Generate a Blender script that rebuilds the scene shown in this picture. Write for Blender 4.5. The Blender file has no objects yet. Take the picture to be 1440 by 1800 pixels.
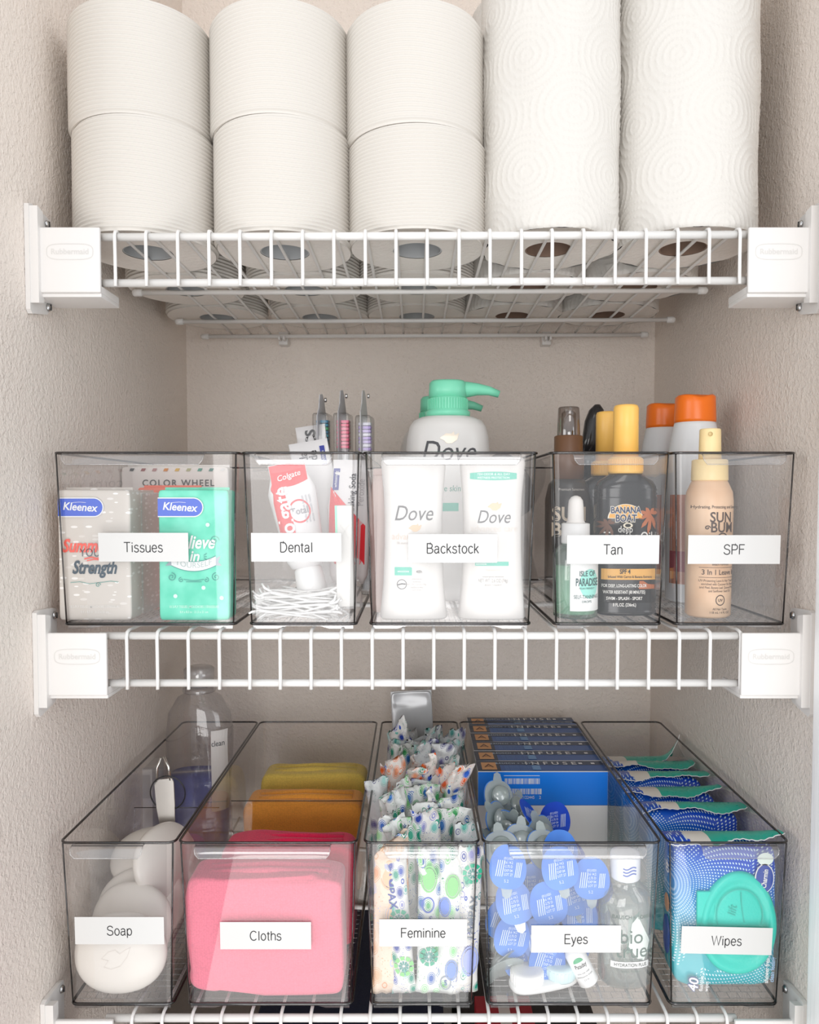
import bpy, math, random
import numpy as np
from mathutils import Vector, Matrix, noise
R = math.radians
C = bpy.context.scene.collection
SC = bpy.context.scene

# ---------------------------------------------------------------- camera
FPX, TH, CX, CY, YC = 1330.0, R(2.3), 730.0, 924.0, -0.62
cd = bpy.data.cameras.new('camera')
cam = bpy.data.objects.new('camera', cd)
C.objects.link(cam)
cam.location = (0, YC, 0)
cam.rotation_euler = (R(90) - TH, 0, 0)
cd.sensor_fit = 'HORIZONTAL'
cd.sensor_width = 36
cd.lens = FPX / 1440 * 36
cd.shift_x = -10 / 1440
cd.shift_y = 24 / 1440
cd.clip_start = 0.01
SC.camera = cam
# ---------------------------------------------------------------- light
w = bpy.data.worlds.new('world')
SC.world = w
w.use_nodes = True
w.node_tree.nodes['Background'].inputs[0].default_value = (0.93, 0.96, 1.0, 1)
w.node_tree.nodes['Background'].inputs[1].default_value = 0.80


def area(name, loc, target, sx, sy, power, col):
    l = bpy.data.lights.new(name, 'AREA')
    l.shape = 'RECTANGLE'
    l.size, l.size_y, l.energy, l.color = sx, sy, power, col
    o = bpy.data.objects.new(name, l)
    o.location = loc
    o.rotation_euler = (Vector(target) - Vector(loc)).to_track_quat('-Z', 'Y').to_euler()
    C.objects.link(o)


area('ceiling_lamp', (0.25, -1.5, 1.35), (0, 0.1, 0), 0.6, 0.6, 3, (1, 0.96, 0.92))
area('side_fill_right', (2.0, -1.5, 0.35), (-0.3, 0.1, -0.05), 1.2, 1.2, 9, (0.97, 0.98, 1))  # fill lamp added out at the right to brighten the left side wall
area('side_fill_left', (-2.0, -1.5, 0.25), (0.3, 0.1, -0.05), 1.2, 1.2, 10, (1, 0.97, 0.94))  # its added counterpart at the left, a fill for the right side wall
area('hall_light', (-0.28, -4.0, -0.05), (-0.28, 0.3, -0.05), 1.9, 2.2, 44, (1, 0.985, 0.97))
area('low_fill', (0.1, -1.2, -1.15), (0, 0.1, 0.25), 1.2, 0.8, 6, (1, 0.97, 0.93))  # unseen lamp added low in front, lifts undersides of rolls and shelves
SC.view_settings.view_transform = 'Standard'
SC.view_settings.look = 'None'
SC.view_settings.exposure = 0.22
SC.view_settings.gamma = 1.0
SC.view_settings.use_curve_mapping = False
SC.cycles.transparent_max_bounces = 40
SC.cycles.max_bounces = 10
SC.cycles.diffuse_bounces = 6
SC.cycles.caustics_reflective = False
SC.cycles.caustics_refractive = False
SC.cycles.use_denoising = True
SC.cycles.use_adaptive_sampling = True
SC.cycles.adaptive_threshold = 0.02

# ---------------------------------------------------------------- measures
WL, WR, WB = -0.309, 0.3235, 0.41          # closet side walls and back wall
ZT, ZM, ZB = 0.2137, -0.1113, -0.4352      # top faces of the three wire decks


def at(px, py, Y):
    "world point at depth Y that the photograph shows at (px, py)"
    a = (px - CX) / FPX
    b = (CY - py) / FPX
    t = (Y - YC) / (math.cos(TH) + math.sin(TH) * b)
    return Vector((a * t, Y, (-math.sin(TH) + math.cos(TH) * b) * t))


# ---------------------------------------------------------------- materials
def srgb(h):
    if isinstance(h, str):
        v = [int(h[i:i + 2], 16) / 255 for i in (0, 2, 4)]
    else:
        v = [x / 255 for x in h]
    return tuple(x / 12.92 if x <= .04045 else ((x + .055) / 1.055) ** 2.4 for x in v) + (1,)


MC = {}


def nmat(name):
    m = bpy.data.materials.new(name)
    m.use_nodes = True
    nt = m.node_tree
    return m, nt, nt.nodes, nt.links, nt.nodes['Principled BSDF']


def mat(col, rough=0.5, spec=0.5, metal=0.0, bump=0.0, bscale=60, coat=0.0, stretch=(1, 1, 1)):
    key = (col if isinstance(col, str) else tuple(col), rough, spec, metal, bump, bscale, coat, stretch)
    if key in MC:
        return MC[key]
    m, nt, N, L, p = nmat('surface_%02d' % len(MC))
    p.inputs['Base Color'].default_value = srgb(col)
    p.inputs['Roughness'].default_value = rough
    p.inputs['Specular IOR Level'].default_value = spec
    p.inputs['Metallic'].default_value = metal
    p.inputs['Coat Weight'].default_value = coat
    tc = N.new('ShaderNodeTexCoord')
    mp = N.new('ShaderNodeMapping')
    mp.inputs['Scale'].default_value = stretch
    L.new(tc.outputs['Object'], mp.inputs['Vector'])
    nz = N.new('ShaderNodeTexNoise')
    nz.inputs['Scale'].default_value = bscale
    nz.inputs['Detail'].default_value = 3
    L.new(mp.outputs[0], nz.inputs['Vector'])
    if bump:
        b = N.new('ShaderNodeBump')
        b.inputs['Strength'].default_value = bump
        b.inputs['Distance'].default_value = 0.002
        L.new(nz.outputs[0], b.inputs['Height'])
        L.new(b.outputs[0], p.inputs['Normal'])
    else:
        r = N.new('ShaderNodeMapRange')
        r.inputs[3].default_value = max(0, rough - .03)
        r.inputs[4].default_value = min(1, rough + .03)
        L.new(nz.outputs[0], r.inputs[0])
        L.new(r.outputs[0], p.inputs['Roughness'])
    MC[key] = m
    return m


def clear(col, refl=0.12, rough=0.03, milk=0.0, edge=None, milkcol=(0.9, 0.9, 0.9, 1)):
    "thin clear plastic: transparent with a fresnel gloss, darker where seen edge-on"
    key = ('clear', tuple(col), refl, rough, milk, edge)
    if key in MC:
        return MC[key]
    m, nt, N, L, p = nmat('clear_plastic_%02d' % len(MC))
    out = N['Material Output']
    N.remove(p)
    tr = N.new('ShaderNodeBsdfTransparent')
    gl = N.new('ShaderNodeBsdfGlossy')
    gl.inputs['Roughness'].default_value = rough
    gl.inputs['Color'].default_value = (1, 1, 1, 1)
    lw = N.new('ShaderNodeLayerWeight')
    lw.inputs['Blend'].default_value = 0.35
    cm = N.new('ShaderNodeMix')
    cm.data_type = 'RGBA'
    cm.inputs[6].default_value = tuple(col) + (1,)
    cm.inputs[7].default_value = tuple(edge or [c * .8 for c in col]) + (1,)
    L.new(lw.outputs['Facing'], cm.inputs[0])
    L.new(cm.outputs[2], tr.inputs['Color'])
    fr = N.new('ShaderNodeFresnel')
    geo = N.new('ShaderNodeNewGeometry')
    io = N.new('ShaderNodeMath')
    io.operation = 'MULTIPLY_ADD'
    io.inputs[1].default_value = 1 / 1.49 - 1.49
    io.inputs[2].default_value = 1.49
    L.new(geo.outputs['Backfacing'], io.inputs[0])
    L.new(io.outputs[0], fr.inputs['IOR'])
    ma = N.new('ShaderNodeMath')
    ma.operation = 'MULTIPLY_ADD'
    ma.use_clamp = True
    ma.inputs[1].default_value = 0.9
    ma.inputs[2].default_value = refl - 0.04
    L.new(fr.outputs[0], ma.inputs[0])
    mx = N.new('ShaderNodeMixShader')
    L.new(ma.outputs[0], mx.inputs[0])
    L.new(gl.outputs[0], mx.inputs[2])
    if milk:
        df = N.new('ShaderNodeBsdfDiffuse')
        df.inputs['Color'].default_value = milkcol
        m2 = N.new('ShaderNodeMixShader')
        m2.inputs[0].default_value = milk
        L.new(tr.outputs[0], m2.inputs[1])
        L.new(df.outputs[0], m2.inputs[2])
        L.new(m2.outputs[0], mx.inputs[1])
    else:
        L.new(tr.outputs[0], mx.inputs[1])
    L.new(mx.outputs[0], out.inputs[0])
    MC[key] = m
    return m


def ramp(N, stops, const=True):
    r = N.new('ShaderNodeValToRGB')
    r.color_ramp.interpolation = 'CONSTANT' if const else 'LINEAR'
    e = r.color_ramp.elements
    while len(e) < len(stops):
        e.new(0.5)
    for el, (pos, c) in zip(e, stops):
        el.position = pos
        el.color = srgb(c)
    return r


def mixc(N, L, fac, a, b):
    m = N.new('ShaderNodeMix')
    m.data_type = 'RGBA'
    for sock, v in ((0, fac), (6, a), (7, b)):
        if hasattr(v, 'is_output') or isinstance(v, bpy.types.NodeSocket):
            L.new(v, m.inputs[sock])
        elif sock == 0:
            m.inputs[0].default_value = v
        else:
            m.inputs[sock].default_value = srgb(v)
    return m.outputs[2]


def math_(N, L, op, a, b=0.0, c=0.0):
    m = N.new('ShaderNodeMath')
    m.operation = op
    for i, v in enumerate((a, b, c)):
        if isinstance(v, bpy.types.NodeSocket):
            L.new(v, m.inputs[i])
        else:
            m.inputs[i].default_value = v
    return m.outputs[0]


def wall_mat(col='e9dfd6'):
    m, nt, N, L, p = nmat('textured_wall_paint')
    p.inputs['Base Color'].default_value = srgb(col)
    p.inputs['Roughness'].default_value = 0.55
    tc = N.new('ShaderNodeTexCoord')
    n1 = N.new('ShaderNodeTexNoise')
    n1.inputs['Scale'].default_value = 230
    n1.inputs['Detail'].default_value = 2.5
    n2 = N.new('ShaderNodeTexVoronoi')
    n2.inputs['Scale'].default_value = 95
    n2.feature = 'SMOOTH_F1'
    L.new(tc.outputs['Object'], n1.inputs['Vector'])
    L.new(n1.outputs['Color'], n2.inputs['Vector'])
    n2.inputs['Scale'].default_value = 4
    h = math_(N, L, 'MULTIPLY_ADD', n2.outputs[0], -0.5, n1.outputs[0])
    b = N.new('ShaderNodeBump')
    b.inputs['Strength'].default_value = 0.8
    b.inputs['Distance'].default_value = 0.0022
    L.new(h, b.inputs['Height'])
    L.new(b.outputs[0], p.inputs['Normal'])
    return m


def knit(col):
    m, nt, N, L, p = nmat('knit_' + col)
    tc = N.new('ShaderNodeTexCoord')
    mp = N.new('ShaderNodeMapping')
    mp.inputs['Scale'].default_value = (480, 480, 700)
    L.new(tc.outputs['Object'], mp.inputs['Vector'])
    v = N.new('ShaderNodeTexVoronoi')
    v.inputs['Scale'].default_value = 1
    v.inputs['Randomness'].default_value = 0.55
    L.new(mp.outputs[0], v.inputs['Vector'])
    c = [int(col[i:i + 2], 16) for i in (0, 2, 4)]
    dk = [int(x * .88) for x in c]
    L.new(mixc(N, L, v.outputs[0], c, dk), p.inputs['Base Color'])
    p.inputs['Roughness'].default_value = 0.95
    p.inputs['Sheen Weight'].default_value = 0.25
    b = N.new('ShaderNodeBump')
    b.inputs['Strength'].default_value = 0.3
    b.inputs['Distance'].default_value = 0.0006
    b.invert = True
    L.new(v.outputs[0], b.inputs['Height'])
    L.new(b.outputs[0], p.inputs['Normal'])
    return m


def wrapper_mat(base, cols, scale, seed):
    "printed film: leaves and tile shapes in flat colours on a pale ground"
    m, nt, N, L, p = nmat('printed_film_%d' % seed)
    p.inputs['Roughness'].default_value = 0.38
    tc = N.new('ShaderNodeTexCoord')
    oi = N.new('ShaderNodeObjectInfo')
    mp = N.new('ShaderNodeMapping')
    mp.inputs['Location'].default_value = (seed * 3.1, 0, seed * 1.7)
    mp.inputs['Scale'].default_value = (scale, scale * .35, scale * .62)
    sc = N.new('ShaderNodeVectorMath')
    sc.operation = 'SCALE'
    L.new(oi.outputs['Random'], sc.inputs['Scale'])
    sc.inputs[0].default_value = (1, 1, 1)
    ad = N.new('ShaderNodeVectorMath')
    L.new(tc.outputs['Object'], ad.inputs[0])
    L.new(sc.outputs[0], ad.inputs[1])
    L.new(ad.outputs[0], mp.inputs['Vector'])
    v = N.new('ShaderNodeTexVoronoi')
    v.inputs['Scale'].default_value = 1
    L.new(mp.outputs[0], v.inputs['Vector'])
    sp = N.new('ShaderNodeSeparateColor')
    L.new(v.outputs['Color'], sp.inputs[0])
    n = len(cols)
    rp = ramp(N, [(i / n, c) for i, c in enumerate(cols)])
    L.new(sp.outputs[0], rp.inputs[0])
    d = v.outputs['Distance']
    a = math_(N, L, 'LESS_THAN', d, 0.30)
    ring = math_(N, L, 'MULTIPLY', math_(N, L, 'GREATER_THAN', d, 0.33), math_(N, L, 'LESS_THAN', d, 0.39))
    ring2 = math_(N, L, 'MULTIPLY', math_(N, L, 'GREATER_THAN', d, 0.45), math_(N, L, 'LESS_THAN', d, 0.49))
    keep = math_(N, L, 'GREATER_THAN', sp.outputs[1], 0.30)
    # small tile dots
    v2 = N.new('ShaderNodeTexVoronoi')
    v2.inputs['Scale'].default_value = 5.5
    L.new(mp.outputs[0], v2.inputs['Vector'])
    dots = math_(N, L, 'MULTIPLY', math_(N, L, 'LESS_THAN', v2.outputs['Distance'], 0.22), math_(N, L, 'LESS_THAN', sp.outputs[1], 0.30))
    msk = math_(N, L, 'MAXIMUM', math_(N, L, 'MULTIPLY', math_(N, L, 'MAXIMUM', a, math_(N, L, 'MAXIMUM', ring, ring2)), keep), dots)
    L.new(mixc(N, L, msk, base, rp.outputs[0]), p.inputs['Base Color'])
    b = N.new('ShaderNodeBump')
    b.inputs['Strength'].default_value = 0.5
    b.inputs['Distance'].default_value = 0.002
    nz = N.new('ShaderNodeTexNoise')
    nz.inputs['Scale'].default_value = 190
    L.new(tc.outputs['Object'], nz.inputs['Vector'])
    L.new(nz.outputs[0], b.inputs['Height'])
    L.new(b.outputs[0], p.inputs['Normal'])
    return m


def dash_mat(base, dash):
    m, nt, N, L, p = nmat('dashed_film')
    p.inputs['Roughness'].default_value = 0.35
    tc = N.new('ShaderNodeTexCoord')
    mp = N.new('ShaderNodeMapping')
    mp.inputs['Scale'].default_value = (90, 90, 260)
    L.new(tc.outputs['Object'], mp.inputs['Vector'])
    v = N.new('ShaderNodeTexVoronoi')
    v.inputs['Scale'].default_value = 1
    v.inputs['Randomness'].default_value = 0.7
    L.new(mp.outputs[0], v.inputs['Vector'])
    f = math_(N, L, 'LESS_THAN', v.outputs['Distance'], 0.3)
    sp = N.new('ShaderNodeSeparateColor')
    L.new(v.outputs['Color'], sp.inputs[0])
    f = math_(N, L, 'MULTIPLY', f, math_(N, L, 'MULTIPLY_ADD', sp.outputs[0], .8, .2))
    L.new(mixc(N, L, f, base, dash), p.inputs['Base Color'])
    return m


def blotch_mat(base, other, scale=60):
    m, nt, N, L, p = nmat('mottled_film')
    p.inputs['Roughness'].default_value = 0.35
    tc = N.new('ShaderNodeTexCoord')
    v = N.new('ShaderNodeTexNoise')
    v.inputs['Scale'].default_value = scale
    L.new(tc.outputs['Object'], v.inputs['Vector'])
    r = N.new('ShaderNodeMapRange')
    r.inputs[1].default_value = .35
    r.inputs[2].default_value = .65
    L.new(v.outputs[0], r.inputs[0])
    L.new(mixc(N, L, r.outputs[0], base, other), p.inputs['Base Color'])
    return m


def wipes_mat():
    m, nt, N, L, p = nmat('blue_teal_film')
    p.inputs['Roughness'].default_value = 0.22
    tc = N.new('ShaderNodeTexCoord')
    sx = N.new('ShaderNodeSeparateXYZ')
    L.new(tc.outputs['Object'], sx.inputs[0])
    # local: x -0.046..0.046, z 0..0.17 ; printed gradient: deep blue top left to teal bottom left and right edge
    g = math_(N, L, 'MULTIPLY_ADD', sx.outputs[2], -7.5, 1.18)
    g = math_(N, L, 'MULTIPLY_ADD', sx.outputs[0], -2.5, g)
    # right part back to mid blue low down
    r = ramp(N, [(0.0, '1a2fb0'), (0.3, '1b4fc4'), (0.62, '1486c6'), (0.95, '12a9b4')], const=False)
    L.new(g, r.inputs[0])
    # swirls of dots: polar lattice round two centres
    def swirl(cx, cz):
        x = math_(N, L, 'SUBTRACT', sx.outputs[0], cx)
        z = math_(N, L, 'SUBTRACT', sx.outputs[2], cz)
        rr = math_(N, L, 'SQRT', math_(N, L, 'ADD', math_(N, L, 'MULTIPLY', x, x), math_(N, L, 'MULTIPLY', z, z)))
        an = math_(N, L, 'ARCTAN2', z, x)
        a = math_(N, L, 'SINE', math_(N, L, 'MULTIPLY', rr, 2600.0))
        q = math_(N, L, 'MULTIPLY_ADD', rr, 700.0, math_(N, L, 'MULTIPLY', an, 105.0))
        b = math_(N, L, 'SINE', q)
        return math_(N, L, 'GREATER_THAN', math_(N, L, 'ADD', a, b), 1.05), rr
    d1, r1 = swirl(-0.055, 0.095)
    d2, r2 = swirl(0.06, 0.045)
    sel = math_(N, L, 'LESS_THAN', r1, r2)
    dd = N.new('ShaderNodeMix')
    L.new(sel, dd.inputs[0])
    L.new(d2, dd.inputs[2])
    L.new(d1, dd.inputs[3])
    nz = N.new('ShaderNodeTexNoise')
    nz.inputs['Scale'].default_value = 22
    L.new(tc.outputs['Object'], nz.inputs['Vector'])
    k = math_(N, L, 'GREATER_THAN', nz.outputs[0], 0.43)
    msk = math_(N, L, 'MULTIPLY', dd.outputs[0], k)
    L.new(mixc(N, L, msk, r.outputs[0], 'd3e9f3'), p.inputs['Base Color'])
    b = N.new('ShaderNodeBump')
    b.inputs['Strength'].default_value = 0.5
    b.inputs['Distance'].default_value = 0.004
    n2 = N.new('ShaderNodeTexNoise')
    n2.inputs['Scale'].default_value = 45
    L.new(tc.outputs['Object'], n2.inputs['Vector'])
    L.new(n2.outputs[0], b.inputs['Height'])
    L.new(b.outputs[0], p.inputs['Normal'])
    return m


WHITE_WIRE = mat('e4e2df', 0.3)
BRACKET = mat('dfdcd9', 0.35)
PAPER_TP = mat('d6d1ca', 0.95, 0.2, bump=0.05, bscale=900)
PAPER_TW = mat('d6d2cc', 0.95, 0.2, bump=0.15, bscale=900)
TP_END = mat('ece6df', 0.95, 0.1, bump=0.4, bscale=240)
CORE_GREY = mat('b9bbbc', 0.9)
CORE_BROWN = mat('8d7464', 0.9)
BIN = clear((0.975, 0.97, 0.97), 0.05, edge=(0.93, 0.925, 0.925))
BIN_FRONT = clear((0.99, 0.988, 0.988), 0.065, 0.02, 0.03, edge=(0.93, 0.93, 0.93))
BIN_EDGE = clear((0.30, 0.285, 0.285), 0.08, 0.08, edge=(0.05, 0.045, 0.045))
BIN_GRIP = clear((0.93, 0.92, 0.92), 0.15, 0.05, 0.05, edge=(0.45, 0.44, 0.44))
LABEL = mat('d2d1cf', 0.5)
INK = mat('2a2a2c', 0.6)
STEEL = mat('c9c9c9', 0.25, metal=1.0)


# ---------------------------------------------------------------- mesh building
class MB:
    def __init__(s):
        s.v, s.f, s.m, s.mats, s.smooth = [], [], [], [], []

    def mi(s, m):
        if m not in s.mats:
            s.mats.append(m)
        return s.mats.index(m)

    def add(s, vs, fs, m, smooth=True, T=None):
        o = len(s.v)
        if T is not None:
            vs = [tuple(T @ Vector(p)) for p in vs]
        s.v += [tuple(p) for p in vs]
        k = s.mi(m)
        for f in fs:
            s.f.append([i + o for i in f])
            s.m.append(k)
            s.smooth.append(smooth)
        return s

    def mesh(s, name):
        me = bpy.data.meshes.new(name)
        me.from_pydata(s.v, [], s.f)
        for m in s.mats:
            me.materials.append(m)
        me.polygons.foreach_set('material_index', s.m)
        me.polygons.foreach_set('use_smooth', s.smooth)
        me.update()
        return me

    def obj(s, name, parent=None, loc=None, rot=None, label=None):
        o = bpy.data.objects.new(name, s.mesh(name))
        C.objects.link(o)
        if parent is not None:
            o.parent = parent
        if loc is not None:
            o.location = loc
        if rot is not None:
            o.rotation_euler = rot
        if label:
            o['label'] = label
        return o

    # --- shapes
    def loft(s, secs, m, n=40, cap0=True, cap1=True, smooth=True, T=None, disp=None):
        "secs: (z, a, b, p[, dx, dy]) stacked superellipses"
        vs, fs = [], []
        for q in secs:
            z, a, b, p = q[:4]
            dx, dy = (q[4], q[5]) if len(q) > 4 else (0, 0)
            for i in range(n):
                t = 2 * math.pi * i / n
                c, d = math.cos(t), math.sin(t)
                P = (dx + a * math.copysign(abs(c) ** (2 / p), c), dy + b * math.copysign(abs(d) ** (2 / p), d), z)
                vs.append(disp(P) if disp else P)
        for j in range(len(secs) - 1):
            for i in range(n):
                k = (i + 1) % n
                fs.append([j * n + i, j * n + k, (j + 1) * n + k, (j + 1) * n + i])
        if cap0:
            fs.append(list(range(n))[::-1])
        if cap1:
            fs.append([(len(secs) - 1) * n + i for i in range(n)])
        return s.add(vs, fs, m, smooth, T)

    def lathe(s, prof, m, n=40, cap0=True, cap1=True, T=None, smooth=True):
        return s.loft([(z, r, r, 2) for r, z in prof], m, n, cap0, cap1, smooth, T)

    def box(s, x0, x1, y0, y1, z0, z1, m, bev=0.0, T=None):
        if bev <= 0:
            vs = [(x, y, z) for z in (z0, z1) for y in (y0, y1) for x in (x0, x1)]
            fs = [[0, 2, 3, 1], [4, 5, 7, 6], [0, 1, 5, 4], [2, 6, 7, 3], [0, 4, 6, 2], [1, 3, 7, 5]]
            return s.add(vs, fs, m, False, T)
        import bmesh
        bm = bmesh.new()
        bmesh.ops.create_cube(bm, size=1)
        for v in bm.verts:
            v.co = Vector(((x0 + x1) / 2 + v.co.x * (x1 - x0), (y0 + y1) / 2 + v.co.y * (y1 - y0), (z0 + z1) / 2 + v.co.z * (z1 - z0)))
        bmesh.ops.bevel(bm, geom=bm.edges[:], offset=bev, segments=3, affect='EDGES', profile=0.6)
        bm.verts.index_update()
        s.add([v.co[:] for v in bm.verts], [[v.index for v in f.verts] for f in bm.faces], m, True, T)
        bm.free()
        return s

    def tube(s, pts, r, m, n=8, closed=False, T=None, caps=True):
        pts = [Vector(p) for p in pts]
        k = len(pts)
        rs = r if isinstance(r, (list, tuple)) else [r] * k
        vs, fs = [], []
        up = None
        for i, p in enumerate(pts):
            if closed:
                d = pts[(i + 1) % k] - pts[i - 1]
            else:
                d = pts[min(i + 1, k - 1)] - pts[max(i - 1, 0)]
            d.normalize()
            if up is None:
                up = Vector((0, 0, 1)) if abs(d.z) < .9 else Vector((1, 0, 0))
            u = (up - d * up.dot(d))
            if u.length < 1e-6:
                u = d.orthogonal()
            u.normalize()
            up = u
            w_ = d.cross(u)
            for j in range(n):
                t = 2 * math.pi * j / n
                vs.append(p + rs[i] * (math.cos(t) * u + math.sin(t) * w_))
        for i in range(k if closed else k - 1):
            for j in range(n):
                a, b = i * n + j, i * n + (j + 1) % n
                c, d_ = ((i + 1) % k) * n + (j + 1) % n, ((i + 1) % k) * n + j
                fs.append([a, b, c, d_])
        if not closed and caps:
            fs.append(list(range(n))[::-1])
            fs.append([(k - 1) * n + j for j in range(n)])
        return s.add(vs, fs, m, True, T)

    def sq(s, a, b, c, e1, e2, m, nu=40, nv=24, disp=None, T=None):
        "superquadric centred on the origin"
        sg = lambda v, e: math.copysign(abs(v) ** e, v)
        vs, fs = [], []
        for j in range(nv + 1):
            ph = -math.pi / 2 + math.pi * j / nv
            for i in range(nu):
                th = 2 * math.pi * i / nu
                P = Vector((a * sg(math.cos(ph), e1) * sg(math.cos(th), e2), b * sg(math.cos(ph), e1) * sg(math.sin(th), e2), c * sg(math.sin(ph), e1)))
                vs.append(disp(P) if disp else P)
        for j in range(nv):
            for i in range(nu):
                k = (i + 1) % nu
                fs.append([j * nu + i, j * nu + k, (j + 1) * nu + k, (j + 1) * nu + i])
        return s.add(vs, fs, m, True, T)

    def prism(s, poly, y0, y1, m, T=None, smooth=False):
        "outline in x,z extruded along y"
        n = len(poly)
        vs = [(x, y0, z) for x, z in poly] + [(x, y1, z) for x, z in poly]
        fs = [list(range(n)), [n + i for i in range(n)][::-1]]
        fs += [[i, n + i, n + (i + 1) % n, (i + 1) % n] for i in range(n)]
        return s.add(vs, fs, m, smooth, T)

    # --- print on a surface; S(x, z, e) -> 3D point lifted by e
    def text(s, S, txt, size, x, z, m, sx=1.0, shear=0.0, bold=0.0, e=0.0003, ang=0.0, arc=0.0, space=1.0, align='CENTER'):
        key = (txt, shear, bold, space, align)
        if key not in TXT:
            cu = bpy.data.curves.new('t', 'FONT')
            cu.body = txt
            cu.size = 1
            cu.align_x = align
            cu.align_y = 'CENTER'
            cu.shear = shear
            cu.offset = bold
            cu.space_character = space
            cu.resolution_u = 3
            o = bpy.data.objects.new('t', cu)
            me = bpy.data.meshes.new_from_object(o)
            TXT[key] = ([v.co[:2] for v in me.vertices], [list(p.vertices) for p in me.polygons])
            bpy.data.objects.remove(o)
            bpy.data.meshes.remove(me)
            bpy.data.curves.remove(cu)
        vs, fs = TXT[key]
        ca, sa = math.cos(ang), math.sin(ang)
        out = []
        for u, v in vs:
            u, v = u * size * sx, v * size
            v += arc * u * u
            out.append(S(x + u * ca - v * sa, z + u * sa + v * ca, e))
        return s.add(out, fs, m, False)

    def rect(s, S, x0, x1, z0, z1, m, e=0.0002, nx=8, nz=2, arc=0.0):
        vs = []
        xc = (x0 + x1) / 2
        for j in range(nz + 1):
            for i in range(nx + 1):
                x = x0 + (x1 - x0) * i / nx
                vs.append(S(x, z0 + (z1 - z0) * j / nz + arc * (x - xc) ** 2, e))
        w_ = nx + 1
        fs = [[j * w_ + i, j * w_ + i + 1, (j + 1) * w_ + i + 1, (j + 1) * w_ + i] for j in range(nz) for i in range(nx)]
        return s.add(vs, fs, m, False)

    def disc(s, S, x, z, rx, rz, m, e=0.0002, n=32, a0=0, a1=360, r0=0.0):
        vs, fs = [], []
        k = 4
        for j in range(k + 1):
            q = r0 + (1 - r0) * j / k
            for i in range(n + 1):
                t = R(a0 + (a1 - a0) * i / n)
                vs.append(S(x + rx * q * math.cos(t), z + rz * q * math.sin(t), e))
        w_ = n + 1
        fs = [[j * w_ + i, (j + 1) * w_ + i, (j + 1) * w_ + i + 1, j * w_ + i + 1] for j in range(k) for i in range(n)]
        return s.add(vs, fs, m, False)

    def poly(s, S, pts, m, e=0.0002):
        P = []
        for i in range(len(pts)):
            (x0, z0), (x1, z1) = pts[i], pts[(i + 1) % len(pts)]
            P += [(x0 + (x1 - x0) * k / 4, z0 + (z1 - z0) * k / 4) for k in range(4)]
        cx, cz = sum(q[0] for q in P) / len(P), sum(q[1] for q in P) / len(P)
        n, vs = len(P), []
        for j in range(5):
            vs += [S(cx + (x - cx) * (j + .02) / 4.02, cz + (z - cz) * (j + .02) / 4.02, e) for x, z in P]
        fs = [[j * n + i, j * n + (i + 1) % n, (j + 1) * n + (i + 1) % n, (j + 1) * n + i] for j in range(4) for i in range(n)] + [list(range(n))]
        return s.add(vs, fs, m, False)

    def line(s, S, pts, wd, m, e=0.0004):
        "printed stroke of width wd"
        vs, fs = [], []
        k = len(pts)
        nn = []
        for i in range(k - 1):
            dx, dz = pts[i + 1][0] - pts[i][0], pts[i + 1][1] - pts[i][1]
            l = math.hypot(dx, dz) or 1
            nn.append((-dz / l, dx / l))
        for i, (x, z) in enumerate(pts):
            a, b = nn[max(i - 1, 0)], nn[min(i, k - 2)]
            mx, mz = a[0] + b[0], a[1] + b[1]
            q = mx * a[0] + mz * a[1]
            if q < .25:
                q = .25
            mx, mz = mx / q * wd / 2, mz / q * wd / 2
            vs += [S(x + mx, z + mz, e), S(x - mx, z - mz, e)]
        fs = [[2 * i, 2 * i + 1, 2 * i + 3, 2 * i + 2] for i in range(k - 1)]
        return s.add(vs, fs, m, False)


TXT = {}


def _arc(cx, cz, rx, rz, a0, a1, n=14):
    return [(cx + rx * math.cos(R(a0 + (a1 - a0) * i / n)), cz + rz * math.sin(R(a0 + (a1 - a0) * i / n))) for i in range(n + 1)]


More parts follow.
